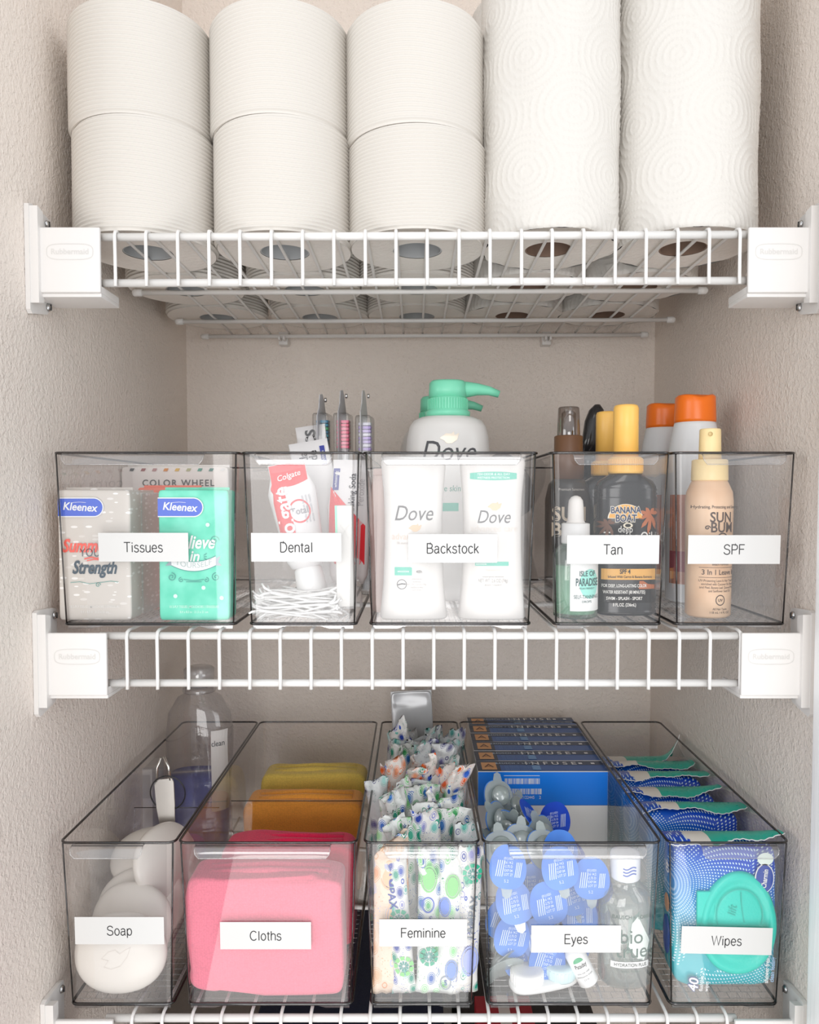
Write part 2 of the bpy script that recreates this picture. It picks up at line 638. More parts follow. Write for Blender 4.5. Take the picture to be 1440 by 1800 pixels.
XH = .72
GLYPH = {  # advance, strokes; cap height 1
    'T': (.70, [[(.02, 1), (.68, 1)], [(.35, 1), (.35, 0)]]),
    'D': (.80, [[(.09, 0), (.09, 1), (.34, 1)] + _arc(.34, .5, .37, .5, 90, -90) + [(.09, 0)]]),
    'B': (.74, [[(.09, 0), (.09, 1), (.38, 1)] + _arc(.38, .76, .22, .24, 90, -90) + [(.09, .52)], [(.38, .52)] + _arc(.40, .26, .26, .26, 90, -90) + [(.09, 0)]]),
    'S': (.74, [_arc(.37, .755, .27, .245, 10, 180)[0:] + _arc(.37, .755, .27, .22, 180, 262)[1:] + _arc(.37, .26, .29, .26, 82, -90)[0:] + _arc(.37, .26, .31, .26, -90, -172)[1:]]),
    'P': (.72, [[(.09, 0), (.09, 1), (.40, 1)] + _arc(.40, .735, .25, .265, 90, -90) + [(.09, .47)]]),
    'F': (.66, [[(.62, 1), (.09, 1), (.09, 0)], [(.09, .53), (.56, .53)]]),
    'C': (.80, [_arc(.42, .5, .36, .5, 42, 318, 26)]),
    'E': (.70, [[(.64, 1), (.09, 1), (.09, 0), (.66, 0)], [(.09, .53), (.60, .53)]]),
    'W': (1.02, [[(.03, 1), (.27, 0), (.51, 1), (.75, 0), (.99, 1)]]),
    'i': (.24, [[(.12, 0), (.12, XH)], [(.12, .88), (.12, 1)]]),
    'l': (.24, [[(.12, 0), (.12, 1)]]),
    's': (.54, [_arc(.27, .545, .18, .175, 15, 180) + _arc(.27, .545, .18, .16, 180, 262)[1:] + _arc(.27, .19, .20, .19, 82, -90) + _arc(.27, .19, .22, .19, -90, -170)[1:]]),
    'u': (.58, [[(.07, XH), (.07, .24)] + _arc(.27, .22, .20, .22, 180, 290) + _arc(.29, .24, .21, .20, 300, 360)[1:], [(.50, XH), (.50, 0)]]),
    'e': (.60, [[(.07, .37), (.54, .37)] + _arc(.305, .36, .235, .36, 0, 325, 26)]),
    'n': (.58, [[(.08, 0), (.08, XH)], [(.08, .42)] + _arc(.30, .50, .21, .22, 170, 0) + [(.51, 0)]]),
    'm': (.88, [[(.08, 0), (.08, XH)], [(.08, .46)] + _arc(.27, .53, .175, .19, 170, 0) + [(.445, 0)], [(.445, .46)] + _arc(.63, .53, .175, .19, 170, 0) + [(.81, 0)]]),
    'h': (.58, [[(.08, 0), (.08, 1)], [(.08, .42)] + _arc(.30, .50, .21, .22, 170, 0) + [(.51, 0)]]),
    't': (.34, [[(.16, .92), (.16, .14)] + _arc(.26, .13, .10, .13, 180, 275), [(.02, XH), (.31, XH)]]),
    'a': (.60, [_arc(.28, .53, .19, .19, 165, 0) + [(.47, .12)] + _arc(.56, .10, .09, .10, 180, 260), [(.47, .43), (.26, .40)] + _arc(.24, .205, .18, .205, 100, 290) + [(.47, .20)]]),
    'c': (.56, [_arc(.305, .36, .235, .36, 38, 322, 22)]),
    'o': (.60, [_arc(.30, .36, .235, .36, 0, 360, 28)]),
    'k': (.54, [[(.08, 0), (.08, 1)], [(.46, XH), (.09, .30)], [(.22, .43), (.49, 0)]]),
    'p': (.60, [[(.08, XH), (.08, -.28)], _arc(.305, .36, .225, .36, 0, 360, 28)]),
    'y': (.52, [[(.03, XH), (.26, .02)], [(.49, XH), (.26, .02), (.19, -.18), (.13, -.26), (.03, -.27)]]),
}


def sticker_word(m, S, word, cap, mt, wd=.098):
    tot = sum(GLYPH[c][0] + .05 for c in word) - .05
    x = -tot / 2
    for c in word:
        adv, strokes = GLYPH[c]
        for st in strokes:
            m.line(S, [((x + a) * cap, (b - .5) * cap) for a, b in st], wd * cap, mt, .00015)
        x += adv + .05
    return m



def flat(y0):
    return lambda x, z, e: (x, y0 - e, z)


def surf(secs):
    "front face of a loft"
    def S(x, z, e):
        q = secs[0]
        for i in range(len(secs) - 1):
            if secs[i][0] <= z <= secs[i + 1][0]:
                t = (z - secs[i][0]) / max(1e-9, secs[i + 1][0] - secs[i][0])
                q = [u + (v - u) * t for u, v in zip(secs[i], secs[i + 1])]
                break
        a, b, p = q[1:4]
        k = min(abs(x / a), 0.995)
        return (x, -b * (1 - k ** p) ** (1 / p) - e, z)
    return S


def spiral(cx, cz, r, turns, d=1, a0=0.0, n=24):
    return [(cx + r * (1 - i / n * .85) * math.cos(a0 + d * turns * 2 * math.pi * i / n), cz + r * (1 - i / n * .85) * math.sin(a0 + d * turns * 2 * math.pi * i / n)) for i in range(n + 1)]


def thing(name, label, cat, loc=(0, 0, 0), rot=(0, 0, 0), group=None):
    o = bpy.data.objects.new(name, None)
    o.empty_display_size = 0.02
    C.objects.link(o)
    o.location = loc
    o.rotation_euler = rot
    o['label'] = label
    o['category'] = cat
    if group:
        o['group'] = group
    return o


def tag(o, label, cat, group=None):
    o['label'] = label
    o['category'] = cat
    if group:
        o['group'] = group
    return o


def dup(root, loc, rot=(0, 0, 0), label=None, group=None):
    r = root.copy()
    C.objects.link(r)
    r.location = loc
    r.rotation_euler = rot
    if label:
        r['label'] = label
    if group:
        r['group'] = group
    for ch in root.children:
        c = ch.copy()
        C.objects.link(c)
        c.parent = r
        for g in ch.children:
            d = g.copy()
            C.objects.link(d)
            d.parent = c
    return r


def T_(x=0, y=0, z=0, rx=0, ry=0, rz=0):
    return Matrix.Translation((x, y, z)) @ Matrix.Rotation(rz, 4, 'Z') @ Matrix.Rotation(ry, 4, 'Y') @ Matrix.Rotation(rx, 4, 'X')


# ================================================================ the closet
def struct(name, x0, x1, y0, y1, z0, z1, m, bev=0):
    o = MB().box(x0, x1, y0, y1, z0, z1, m, bev).obj(name)
    o['kind'] = 'structure'
    return o


WALL = wall_mat()
CEIL = mat('efebe6', 0.8)
struct('wall_back', WL - .1, WR + .1, WB, WB + .1, -1.0, 1.0, WALL)
struct('wall_left', WL - .1, WL, -.08, WB, -1.0, 1.0, WALL)
struct('wall_right', WR, WR + .1, -.03, WB, -1.0, 1.0, WALL)
struct('ceiling', WL - .1, WR + .1, -.16, WB + .1, 1.0, 1.06, CEIL)
struct('floor', WL - .1, WR + .1, -.6, WB + .1, -1.06, -1.0, mat('a58f7c', 0.6, bump=.2, bscale=20, stretch=(1, 9, 1)))
struct('trim_1', 0.3135, WR + .1, -.05, -.03, -1.0, 1.0, mat('f8f8f8', 0.4, bump=.25, bscale=30, stretch=(6, 6, .3)), .001)


# ---------------------------------------------------------------- wire shelves
def rod(name, pts, r, parent):
    m = MB()
    m.tube(pts, r, WHITE_WIRE, 10)
    for P in (pts[0], pts[-1]):
        sgn = 1 if P[0] > 0 else -1
        m.tube([(P[0] - sgn * .008, P[1], P[2]), (P[0], P[1], P[2]), (P[0] + sgn * .002, P[1], P[2])], [r * 1.45, r * 1.5, r * .8], WHITE_WIRE, 10)
    return m.obj(name, parent)


def wire_shelf(label, Z, lowZ, px0, py, tilt, xr):
    x0 = at(px0, py, 0).x
    x1 = at(xr, py, 0).x
    t = thing('wire_shelf', label, 'shelf', (0, 0, Z), (0, tilt, 0), 'white wire closet shelves')
    lz = lowZ - Z
    MB().tube([(-.26, 0, -.0045), (.27, 0, -.0045)], .0032, WHITE_WIRE, 12).obj('front_rail', t)
    MB().tube([(-.26, 0.001, lz), (.27, 0.001, lz)], .0032, WHITE_WIRE, 12).obj('lip_rail', t)
    for Y, xa, xb, r in ((.17, -.290, .3, .0026), (.30, -.287, .311, .0026), (.385, -.280, .305, .0026)):
        rod('cross_rod', [(xa, Y, -.0038), (xb, Y, -.0038)], r, t)
    pts = [(0, .386, 0)] + [(0, y, 0) for y in (.3, .17, .02, .001)] + [(0, -.0032, -.0012), (0, -.0046, -.0045), (0, -.0044, -.01), (0, -.0042, lz * .5), (0, -.0042, lz + .004), (0, -.0044, lz - .004)]
    base = MB().tube(pts, .00145, WHITE_WIRE, 8).obj('deck_wire', t, (x0, 0, 0))
    n = 21
    for i in range(1, n):
        o = base.copy()
        o.location.x = x0 + (x1 - x0) * i / (n - 1) + random.uniform(-.0003, .0003)
        C.objects.link(o)
        o.parent = t
    return t


wire_shelf('upper white wire shelf carrying the toilet paper and paper towel rolls', ZT, .1728, 205, 405, R(-.22), 1298)
wire_shelf('middle white wire shelf with bins under labels from Tissues to SPF', ZM, -.1553, 226, 1108, 0, 1299)
wire_shelf('lowest white wire shelf with bins under labels from Soap to Wipes', ZB, -.478, 235, 1780, 0, 1275)


def bracket(side, Z, label):
    sgn = 1 if side == 'left' else -1
    X = WL if side == 'left' else WR
    t = thing('shelf_bracket', label, 'bracket', (X, 0, Z), (0, 0, 0), 'white plastic shelf end brackets')
    m = MB()

    def bx(x0, x1, *a, **k):
        xs = sorted((sgn * x0, sgn * x1))
        m.box(xs[0], xs[1], *a, **k)
    # wall plate outline in y,z extruded along x, tapered ends
    def plate(x0, x1, prof):
        n = len(prof)
        vs = [(sgn * x0, y, z) for y, z in prof] + [(sgn * x1, y, z) for y, z in prof]
        fs = [list(range(n)), [n + i for i in range(n)][::-1]] + [[i, n + i, n + (i + 1) % n, (i + 1) % n] for i in range(n)]
        m.add(vs, fs, BRACKET, False)
    plate(0.0003, .004, [(-.014, -.066), (-.014, .0165), (-.010, .0180), (.014, .0165), (.020, .0150), (.020, -.0580), (.014, -.0640), (-.011, -.0690)])
    plate(.004, .0105, [(-.013, -.061), (-.013, .0150), (-.004, .0130), (-.004, -.059)])
    m.obj('wall_plate', t)
    m = MB()
    m.box(*sorted((sgn * .009, sgn * .0578)), -.0095, -.006, -.0520, -.0006, BRACKET, .0012)
    m.box(*sorted((sgn * .004, sgn * .0575)), -.007, .030, -.0550, -.0518, BRACKET, .0008)
    m.box(*sorted((sgn * .0545, sgn * .0575)), -.007, .030, -.0520, -.046, BRACKET, .0008)
    m.obj('rail_housing', t)
    # raised oval badge outline on the housing
    S = lambda x, z, e: (sgn * .034 + x, -.0095 - e, z)
    m = MB()
    q = mat('d3d0cc', .4)
    m.line(S, [(.0185 * math.copysign(abs(math.cos(a)) ** .5, math.cos(a)), -.020 + .0062 * math.copysign(abs(math.sin(a)) ** .6, math.sin(a))) for a in [i * 2 * math.pi / 32 for i in range(33)]], .0005, q, .0002)
    m.text(S, 'Rubbermaid', .0062, 0, -.020, q, e=.0002, bold=.01)
    m.obj('raised_badge', t)
    for zz in (.0135, -.0578):
        s = MB()
        T = T_(sgn * .0042, .0155, zz if zz < 0 else .0100, ry=sgn * R(90))
        s.lathe([(.0034, 0), (.0034, .0006), (.0026, .0018), (.0008, .0022)], STEEL, 16, T=T)
        s.box(-.0024, .0024, -.0004, .0004, .0019, .0026, mat('3c3c3c', .5), T=T)
        s.obj('screw', t, label='steel screw head')
    return t


for nm, Z in (('upper', ZT), ('middle', ZM), ('lowest', ZB)):
    for side in ('left', 'right'):
        bracket(side, Z, 'white plastic bracket holding the %s end of the %s wire shelf' % (side, nm))


def wall_clip(x, Z, label):
    t = thing('wall_clip', label, 'clip', (x, .395, Z), group='small shelf clips on the back wall')
    m = MB()
    m.box(-.006, .006, -.002, .0145, -.014, .003, BRACKET, .001)
    m.obj('clip_body', t)
    m = MB()
    m.box(-.0045, -.0015, -.016, -.003, -.010, -.0055, BRACKET, .0006)
    m.box(.0015, .0045, -.016, -.003, -.010, -.0055, BRACKET, .0006)
    m.obj('clip_fingers', t)


wall_clip(at(497, 592, .39).x, ZT, 'white back wall clip under the upper shelf, left of centre')
wall_clip(at(962, 592, .39).x, ZT, 'white back wall clip under the upper shelf, right of centre')

# ================================================================ paper rolls
def ring(m, r0, r1, z, mt, up, n=64):
    vs = []
    for r in (r0, r1):
        vs += [(r * math.cos(2 * math.pi * i / n), r * math.sin(2 * math.pi * i / n), z) for i in range(n)]
    fs = [[i, (i + 1) % n, n + (i + 1) % n, n + i] for i in range(n)]
    if up:
        fs = [f[::-1] for f in fs]
    m.add(vs, fs, mt, False)


def core_mesh(r, h, mt):
    m = MB()
    m.lathe([(r, .0006), (r, h - .0006)], mt, 32, False, False)
    m.lathe([(r - .0012, h - .0006), (r - .0012, .0006)], mt, 32, False, False)
    ring(m, r - .0012, r, .0006, mt, False, 32)
    return m


TPH, TPR = .0925, .0598
prof = []
NR = 27
for i in range(NR * 6 + 1):
    z = TPH * i / (NR * 6)
    e = min(z, TPH - z)
    r = TPR - .0022 * max(0, 1 - e / .004) ** 2 + .00075 * math.cos(2 * math.pi * i / 6)
    prof.append((r, z))


def tp_disp(k):
    def D(P):
        v = Vector(P)
        a = math.atan2(v.y, v.x)
        q = 1 + .006 * math.sin(2 * a + k) + .004 * noise.noise(Vector((v.x * 22, v.y * 22, v.z * 14 + k)))
        sag = .0014 * math.sin(3 * a + k) + .0008 * noise.noise(Vector((v.x * 30, v.y * 30, k)))
        return (v.x * q, v.y * q, min(max(v.z + sag * math.sin(math.pi * v.z / TPH), 0), TPH))
    return D


def make_roll(k, label):
    t = thing('toilet_paper_roll', label, 'toilet paper', group='toilet paper rolls on the upper shelf')
    m = MB()
    m.loft([(z, r, r, 2) for r, z in prof], PAPER_TP, 72, False, False, True, None, tp_disp(k))
    ring(m, .0215, TPR - .0016, .0002, TP_END, False)
    ring(m, .0215, TPR - .0016, TPH - .0002, TP_END, True)
    m.obj('paper', t)
    core_mesh(.0215, TPH, CORE_GREY).obj('cardboard_core', t, label='grey cardboard tube')
    return t


def zt(x):
    return ZT + .0016 + x * math.sin(R(.42))


cols = [at((132 + 374) / 2, 405, .05).x, at((374 + 617) / 2, 405, .05).x, at((617 + 847) / 2, 405, .05).x]
cn = ['left', 'middle', 'right']
rn = ['front', 'second', 'back']
protos = None
for c, x in enumerate(cols):
    for r_ in range(3):
        for lv in range(2):
            if lv == 1 and r_ == 2:
                continue
            y = (.0575, .1815, .3045)[r_] + (.002 if c == 1 else 0)
            lab = '%s toilet paper roll of the %s row, %s column' % ('upper' if lv else 'lower', rn[r_], cn[c])
            if protos is None:
                protos = [make_roll(0.4, 'x'), make_roll(2.1, 'y')]
                u = [0, 0]
            k = (c + lv + r_) % 2
            loc = (x + (.001, -.0015)[lv] - (.003 if r_ else 0) * (c == 0), y, zt(x) + lv * (TPH * (.90 if c == 2 else 1.0) + .0004))
            if not u[k]:
                t = protos[k]
                u[k] = 1
                t.location = loc
                t['label'] = lab
            else:
                t = dup(protos[k], loc, (0, 0, random.uniform(0, 6)), lab)
            t.scale = (1, 1, (.90 if c == 2 else 1.0) if lv == 0 else (1.05 if c == 2 else .985))

# paper towels: embossed rings of dots, modelled
TWR, TWH = .0595, .275
NU, NV = 380, 300
U = np.linspace(0, 2 * math.pi, NU, endpoint=False)
Vz = np.linspace(0, TWH, NV)
uu, vv = np.meshgrid(U * TWR, Vz)
best = np.full(uu.shape, 9.0)
PERX, PERZ = 2 * math.pi * TWR / 5, .092
for i in range(-1, 7):
    for j in range(-1, 5):
        for (ox, oz) in ((0, 0), (.5, .5)):
            d = np.hypot(uu - (i + ox) * PERX, (vv - (j + oz) * PERZ) * 1.0)
            best = np.minimum(best, d)
ringp = best / .0058
ang = (uu * 1.0 + vv * 0.55) / .0034
h = np.clip(np.cos(2 * math.pi * ringp), 0, 1) * (0.35 + .65 * np.clip(np.cos(2 * math.pi * ang), 0, 1))
h2 = .00035 * np.sin(uu * 90 + 1.3 * np.sin(vv * 60)) + .0004 * np.sin(vv * 48 + 2 * np.sin(uu * 70))
rr = TWR + .00075 * h + h2 - .0018 * np.clip(1 - np.minimum(vv, TWH - vv) / .004, 0, 1) ** 2
co = np.stack([rr * np.cos(uu / TWR), rr * np.sin(uu / TWR), vv], -1).reshape(-1, 3)
idx = np.arange(NU * NV).reshape(NV, NU)
q = np.stack([idx[:-1], np.roll(idx, -1, 1)[:-1], np.roll(idx, -1, 1)[1:], idx[1:]], -1).reshape(-1, 4)
n_side = len(q)
# ragged end faces
ends_v, ends_f = [], []
base = len(co)
for zz, up in ((0.0003, 0), (TWH - .0003, 1)):
    o = base + len(ends_v)
    for r in (.0205, TWR - .002):
        for i in range(96):
            a = 2 * math.pi * i / 96
            rj = r + (0.0012 * math.sin(5 * a) + .0011 * math.sin(13 * a + 1) if r > .03 else 0)
            ends_v.append((rj * math.cos(a), rj * math.sin(a), zz))
    for i in range(96):
        f = [o + i, o + (i + 1) % 96, o + 96 + (i + 1) % 96, o + 96 + i]
        ends_f.append(f[::-1] if up else f)
me = bpy.data.meshes.new('paper_towel_relief')
me.from_pydata(co.tolist() + ends_v, [], q.tolist() + ends_f)
me.materials.append(PAPER_TW)
me.materials.append(TP_END)
me.polygons.foreach_set('use_smooth', [True] * n_side + [False] * len(ends_f))
me.polygons.foreach_set('material_index', [0] * n_side + [1] * len(ends_f))
first = None
tx = [at((847 + 1087) / 2, 405, .05).x, at((1088 + 1325) / 2, 405, .05).x]
for c in range(2):
    for r_ in range(3):
        lab = 'tall quilted paper towel roll, %s row, %s column' % (rn[r_], ('left', 'right')[c])
        loc = (tx[c] - .004 * (r_ > 0) * c, (.0575, .1825, .3045)[r_], zt(tx[c]))
        if first is None:
            first = thing('paper_towel_roll', lab, 'paper towels', loc, (0, 0, 1.1), 'paper towel rolls on the upper shelf')
            o = bpy.data.objects.new('quilted_paper', me)
            C.objects.link(o)
            o.parent = first
            core_mesh(.0205, TWH, CORE_BROWN).obj('cardboard_core', first, label='brown cardboard tube')
        else:
            dup(first, loc, (0, 0, 1.1 + 1.3 * c + 2.2 * r_), lab)


# ================================================================ clear bins
def rrect(x0, x1, y0, y1, r, z, n=5):
    P = []
    for cx, cy, a0 in ((x1 - r, y1 - r, 0), (x0 + r, y1 - r, 90), (x0 + r, y0 + r, 180), (x1 - r, y0 + r, 270)):
        for i in range(n + 1):
            a = R(a0 + 90 * i / n)
            P.append((cx + r * math.cos(a), cy + r * math.sin(a), z))
    return P


BH = .1455
TISS = []


def storage_bin(x0, x1, Z, Lb, y0, text, cx, cy, cw, ang, label, tsize=.0080, gx=None, divider=None, rot=0):
    xc = (x0 + x1) / 2
    W = x1 - x0
    t = thing('storage_bin', label, 'storage bin', (xc, y0, Z + .0004), (0, 0, rot), 'clear plastic bins on the %s shelf' % ('middle' if Z == ZM else 'lowest'))
    a, d, th = W / 2, .0045, .0
    loops = [rrect(-a + d, a - d, d, Lb - d, .005, .0045), rrect(-a, a, 0, Lb, .006, BH)]
    n = len(loops[0])
    vs = sum(loops, [])
    m = MB()
    sd, fr = [], []
    for i in range(n):
        f = [i, (i + 1) % n, n + (i + 1) % n, n + i]
        (fr if i == 17 else sd).append(f)
    sd.append(list(range(n))[::-1])
    m.add(vs, sd, BIN, False)
    m.add(vs, fr, BIN_FRONT, False)
    m.obj('bin_body', t)
    m = MB()
    lp = rrect(-a - .0006, a + .0006, -.0006, Lb + .0006, .0065, BH)
    m.tube(lp, .0011, BIN_EDGE, 8, True)
    m.obj('rim', t, label='smoky dark moulded rim')
    m = MB()
    m.tube(rrect(-a + d - .0004, a - d + .0004, d - .0004, Lb - d + .0004, .0055, .0042), .0013, BIN_EDGE, 8, True)
    m.obj('base_edge', t)
    for sx in (-1, 1):
        m = MB()
        m.tube([(sx * (a - .0012), .0008, BH - .001), (sx * (a - d - .001), d + .0004, .005)], .00072, BIN_EDGE, 6)
        m.obj('corner_edge', t)
    # skirt under the floor with a raised middle
    m = MB()
    yy = d + .001
    A, B = a - d - .002, a - d - .022
    m.prism([(-A, 0), (-B, 0), (-B + .008, .0022), (B - .008, .0022), (B, 0), (A, 0), (A, .0036), (-A, .0036)], yy, yy + .0018, BIN_GRIP)
    m.prism([(-A, 0), (A, 0), (A, .0036), (-A, .0036)], Lb - yy - .0018, Lb - yy, BIN_GRIP)
    m.obj('base_skirt', t)
    m = MB()
    k = 0
    yk = d + .006
    while yk < Lb * .75:
        for sgx in (0, 1):
            xk = -a + d + .004 + (k % 2) * .006
            m.box(-a + d + .003, a - d - .003, yk, yk + .0005, .0047, .0050, BIN_GRIP)
            break
        xq = -a + d + .008 + (k % 2) * .004
        while xq < a - d - .004:
            m.box(xq, xq + .0004, yk, yk + .0075, .0047, .0050, BIN_GRIP)
            xq += .009
        yk += .008
        k += 1
    o = m.obj('floor_ribs', t)
    o['kind'] = 'stuff'
    # moulded pull
    g0, g1 = (gx[0] - xc, gx[1] - xc)
    m = MB()
    pr_ = [(-.0002, -.0006), (-.005, -.0010), (-.0078, -.003), (-.0085, -.0062), (-.0082, -.0098)]
    ins = [0, 0, 0, .0006, .0035]
    vs = []
    for (py_, pz), q_ in zip(pr_, ins):
        for i in range(9):
            u_ = i / 8
            vs.append((g0 + q_ + (g1 - g0 - 2 * q_) * u_, py_, BH + pz))
    m.add(vs, [[j * 9 + i, j * 9 + i + 1, (j + 1) * 9 + i + 1, (j + 1) * 9 + i] for j in range(4) for i in range(8)], BIN_GRIP)
    out = [(g0 + q_, y_, BH + z_) for (y_, z_), q_ in zip(pr_, ins)] + [(g1 - q_, y_, BH + z_) for (y_, z_), q_ in list(zip(pr_, ins))[::-1]]
    m.tube(out, .0005, BIN_GRIP, 6)
    m.tube([(g0, -.0045, BH - .0008), (g1, -.0045, BH - .0008)], .0004, BIN_EDGE, 6)
    m.obj('pull', t)
    if divider:
        m = MB()
        m.box(-a + .003, a - .003, divider[0], divider[0] + .0014, .006, divider[1], BIN)
        m.obj('divider', t)
        MB().tube([(-a + .003, divider[0], divider[1]), (a - .003, divider[0], divider[1])], .0005, BIN_EDGE, 6).obj('divider_edge', t)
    # sticker
    P = at(cx, cy, y0 - .0 + .0015)
    hh = .0238
    c = MB().box(-cw / 2, cw / 2, -.0004, 0, -hh / 2, hh / 2, LABEL).obj('label_card', t, (P.x - xc, .0008 + .0045 * (1 - (P.z - Z) / BH) - .0012, P.z - Z - .0004), (R(1.77), ang, 0), label='white printed sticker')
    S = flat(-.0004)
    sticker_word(MB(), S, text, tsize, INK).obj('lettering', c, label='dark sans serif word %s' % text)
    return t


def XM(px):
    return at(px, 800, 0).x


def XB(px):
    return at(px, 1487, 0).x


LB = .335
storage_bin(XM(95), XM(417), ZM, LB, 0, 'Tissues', 252, 962, .0740, 0, 'clear plastic bin with the Tissues sticker', gx=(XM(115), XM(362)))
storage_bin(XM(426), XM(633), ZM, LB, 0, 'Dental', 521, 962, .0745, 0, 'clear plastic bin with the Dental sticker', gx=(XM(451), XM(584)))
storage_bin(XM(641), XM(944), ZM, LB, 0, 'Backstock', 796, 964, .0735, 0, 'clear plastic bin with the Backstock sticker', gx=(XM(672), XM(914)))
storage_bin(XM(970), XM(1178), ZM, LB, 0, 'Tan', 1078, 966, .0760, 0, 'clear plastic bin with the Tan sticker', gx=(XM(1006), XM(1152)))
storage_bin(XM(1186), XM(1399), ZM, LB, 0, 'SPF', 1291, 966, .0760, 0, 'clear plastic bin with the SPF sticker', gx=(XM(1230), XM(1374)))
storage_bin(XB(107), XB(306), ZB, LB, 0, 'Soap', 210, 1636, .0750, 0, 'clear plastic bin with the Soap sticker', gx=(XB(130), XB(255)), divider=(.155, .11))
storage_bin(XB(315), XB(626), ZB, LB, 0, 'Cloths', 467, 1645, .0765, 0, 'clear plastic bin with the Cloths sticker', gx=(XB(346), XB(582)), divider=(.165, .113))
storage_bin(XB(642), XB(841), ZB, LB, 0, 'Feminine', 744, 1640, .0740, 0, 'clear plastic bin with the Feminine sticker', gx=(XB(677), XB(805)))
storage_bin(XB(851), XB(1161), ZB, LB, 0, 'Eyes', 1013, 1651, .0755, 0, 'clear plastic bin with the Eyes sticker', gx=(XB(893), XB(1132)))
storage_bin(XB(1176), XB(1386), ZB, LB, 0, 'Wipes', 1278, 1654, .0765, R(1.3), 'clear plastic bin with the Wipes sticker', gx=(XB(1230), XB(1362)))
FM, FB = ZM + .0068, ZB + .0068           # inside floors

# ================================================================ tissue packs
BLUE = mat('3f62d0', .35)
PURE = mat('ececec', .4)


def logo_badge(m, S, x, z, w_, h_):
    "blue tab with rounded right end and the script word"
    for e, mt, g in ((.0002, PURE, .0009), (.0003, BLUE, 0)):
        pts = [(x, z - h_ / 2 - g), (x + w_ - h_ / 2, z - h_ / 2 - g)]
        pts += [(x + w_ - h_ / 2 + (h_ / 2 + g) * math.cos(R(a)), z + (h_ / 2 + g) * math.sin(R(a))) for a in range(-80, 81, 16)]
        pts += [(x + w_ - h_ / 2, z + h_ / 2 + g), (x, z + h_ / 2 + g)]
        m.poly(S, pts, mt, e)
    m.text(S, 'Kleenex', h_ * .62, x + w_ * .49, z, PURE, sx=.95, shear=.15, bold=.02, e=.00045, ang=-.06)
    m.line(S, [(x + w_ * .33, z + h_ * .27), (x + w_ * .48, z + h_ * .30), (x + w_ * .63, z + h_ * .27)], .0003, PURE, .00045)


def pack(label, loc, w_, d_, h_, film, rz=0, deco=None, end=None, group='pocket tissue packs in the Tissues bin'):
    t = thing('tissue_pack', label, 'tissue pack', loc, (0, 0, rz), group)
    m = MB()

    def D(v):
        v.y += .0007 * noise.noise(Vector((v.x * 60, v.y * 60 + h_ * 9, v.z * 60))) * 1.5
        return Vector((v.x, v.y, v.z + h_ / 2))
    m.sq(w_ / 2, d_ / 2, h_ / 2, .07, .09, film, 72, 40, D)
    m.obj('wrapper', t)
    if deco:
        m = MB()
        deco(m, flat(-d_ / 2 - .0006))
        m.obj('print', t)
    s = MB()
    s.box(-w_ / 2 + .002, w_ / 2 - .002, -.0006, .0006, h_ - .0006, h_ + .0022, film, .0003)
    s.obj('end_seal', t)
    return t


GREYF = dash_mat('cfc8c0', 'f4f1ee')
TEALF = blotch_mat('46ccaa', '70dfc2')
CORAL = mat('ee7a5f', .4, bump=.3, bscale=80)
NAVY = mat('2c4454', .5)
REDP = mat('ee5a4c', .5)
TEALD = mat('2a8f86', .5)
GREYD = mat('8a8884', .5)


def deco_grey(m, S):
    logo_badge(m, S, -.0292, .0945, .037, .0145)
    m.text(S, 'Summon', .0150, -.0060, .0620, REDP, sx=.78, shear=.3, bold=.03)
    m.text(S, 'YOUR', .0100, -.0010, .0565, NAVY, sx=.8, bold=-.01)
    m.line(S, [(-.008, .0515), (-.002, .0530), (.002, .0520), (.010, .0530)], .0011, REDP)
    m.line(S, [(-.006, .0500), (0, .0512), (.008, .0505)], .0008, REDP)
    m.text(S, 'Strength', .0150, .0000, .0440, NAVY, sx=.72, shear=.3, bold=.03)
    m.line(S, [(-.020, .0318), (-.012, .0325), (-.004, .0308), (.004, .0318), (.014, .0330), (.020, .0322)], .0004, TEALD)
    m.line(S, spiral(.003, .0298, .0022, 1.4), .0004, TEALD)
    W2 = mat('eceae6', .5)
    m.text(S, '10 3-PLY TISSUES | MOUCHOIRS 3 ÉPAISSEURS', .0030, 0, .0115, W2, sx=.68, bold=.01)
    m.text(S, '8.4 x 8.3 in · 21.5 x 21 cm', .0028, 0, .0072, W2, sx=.8, bold=.01)


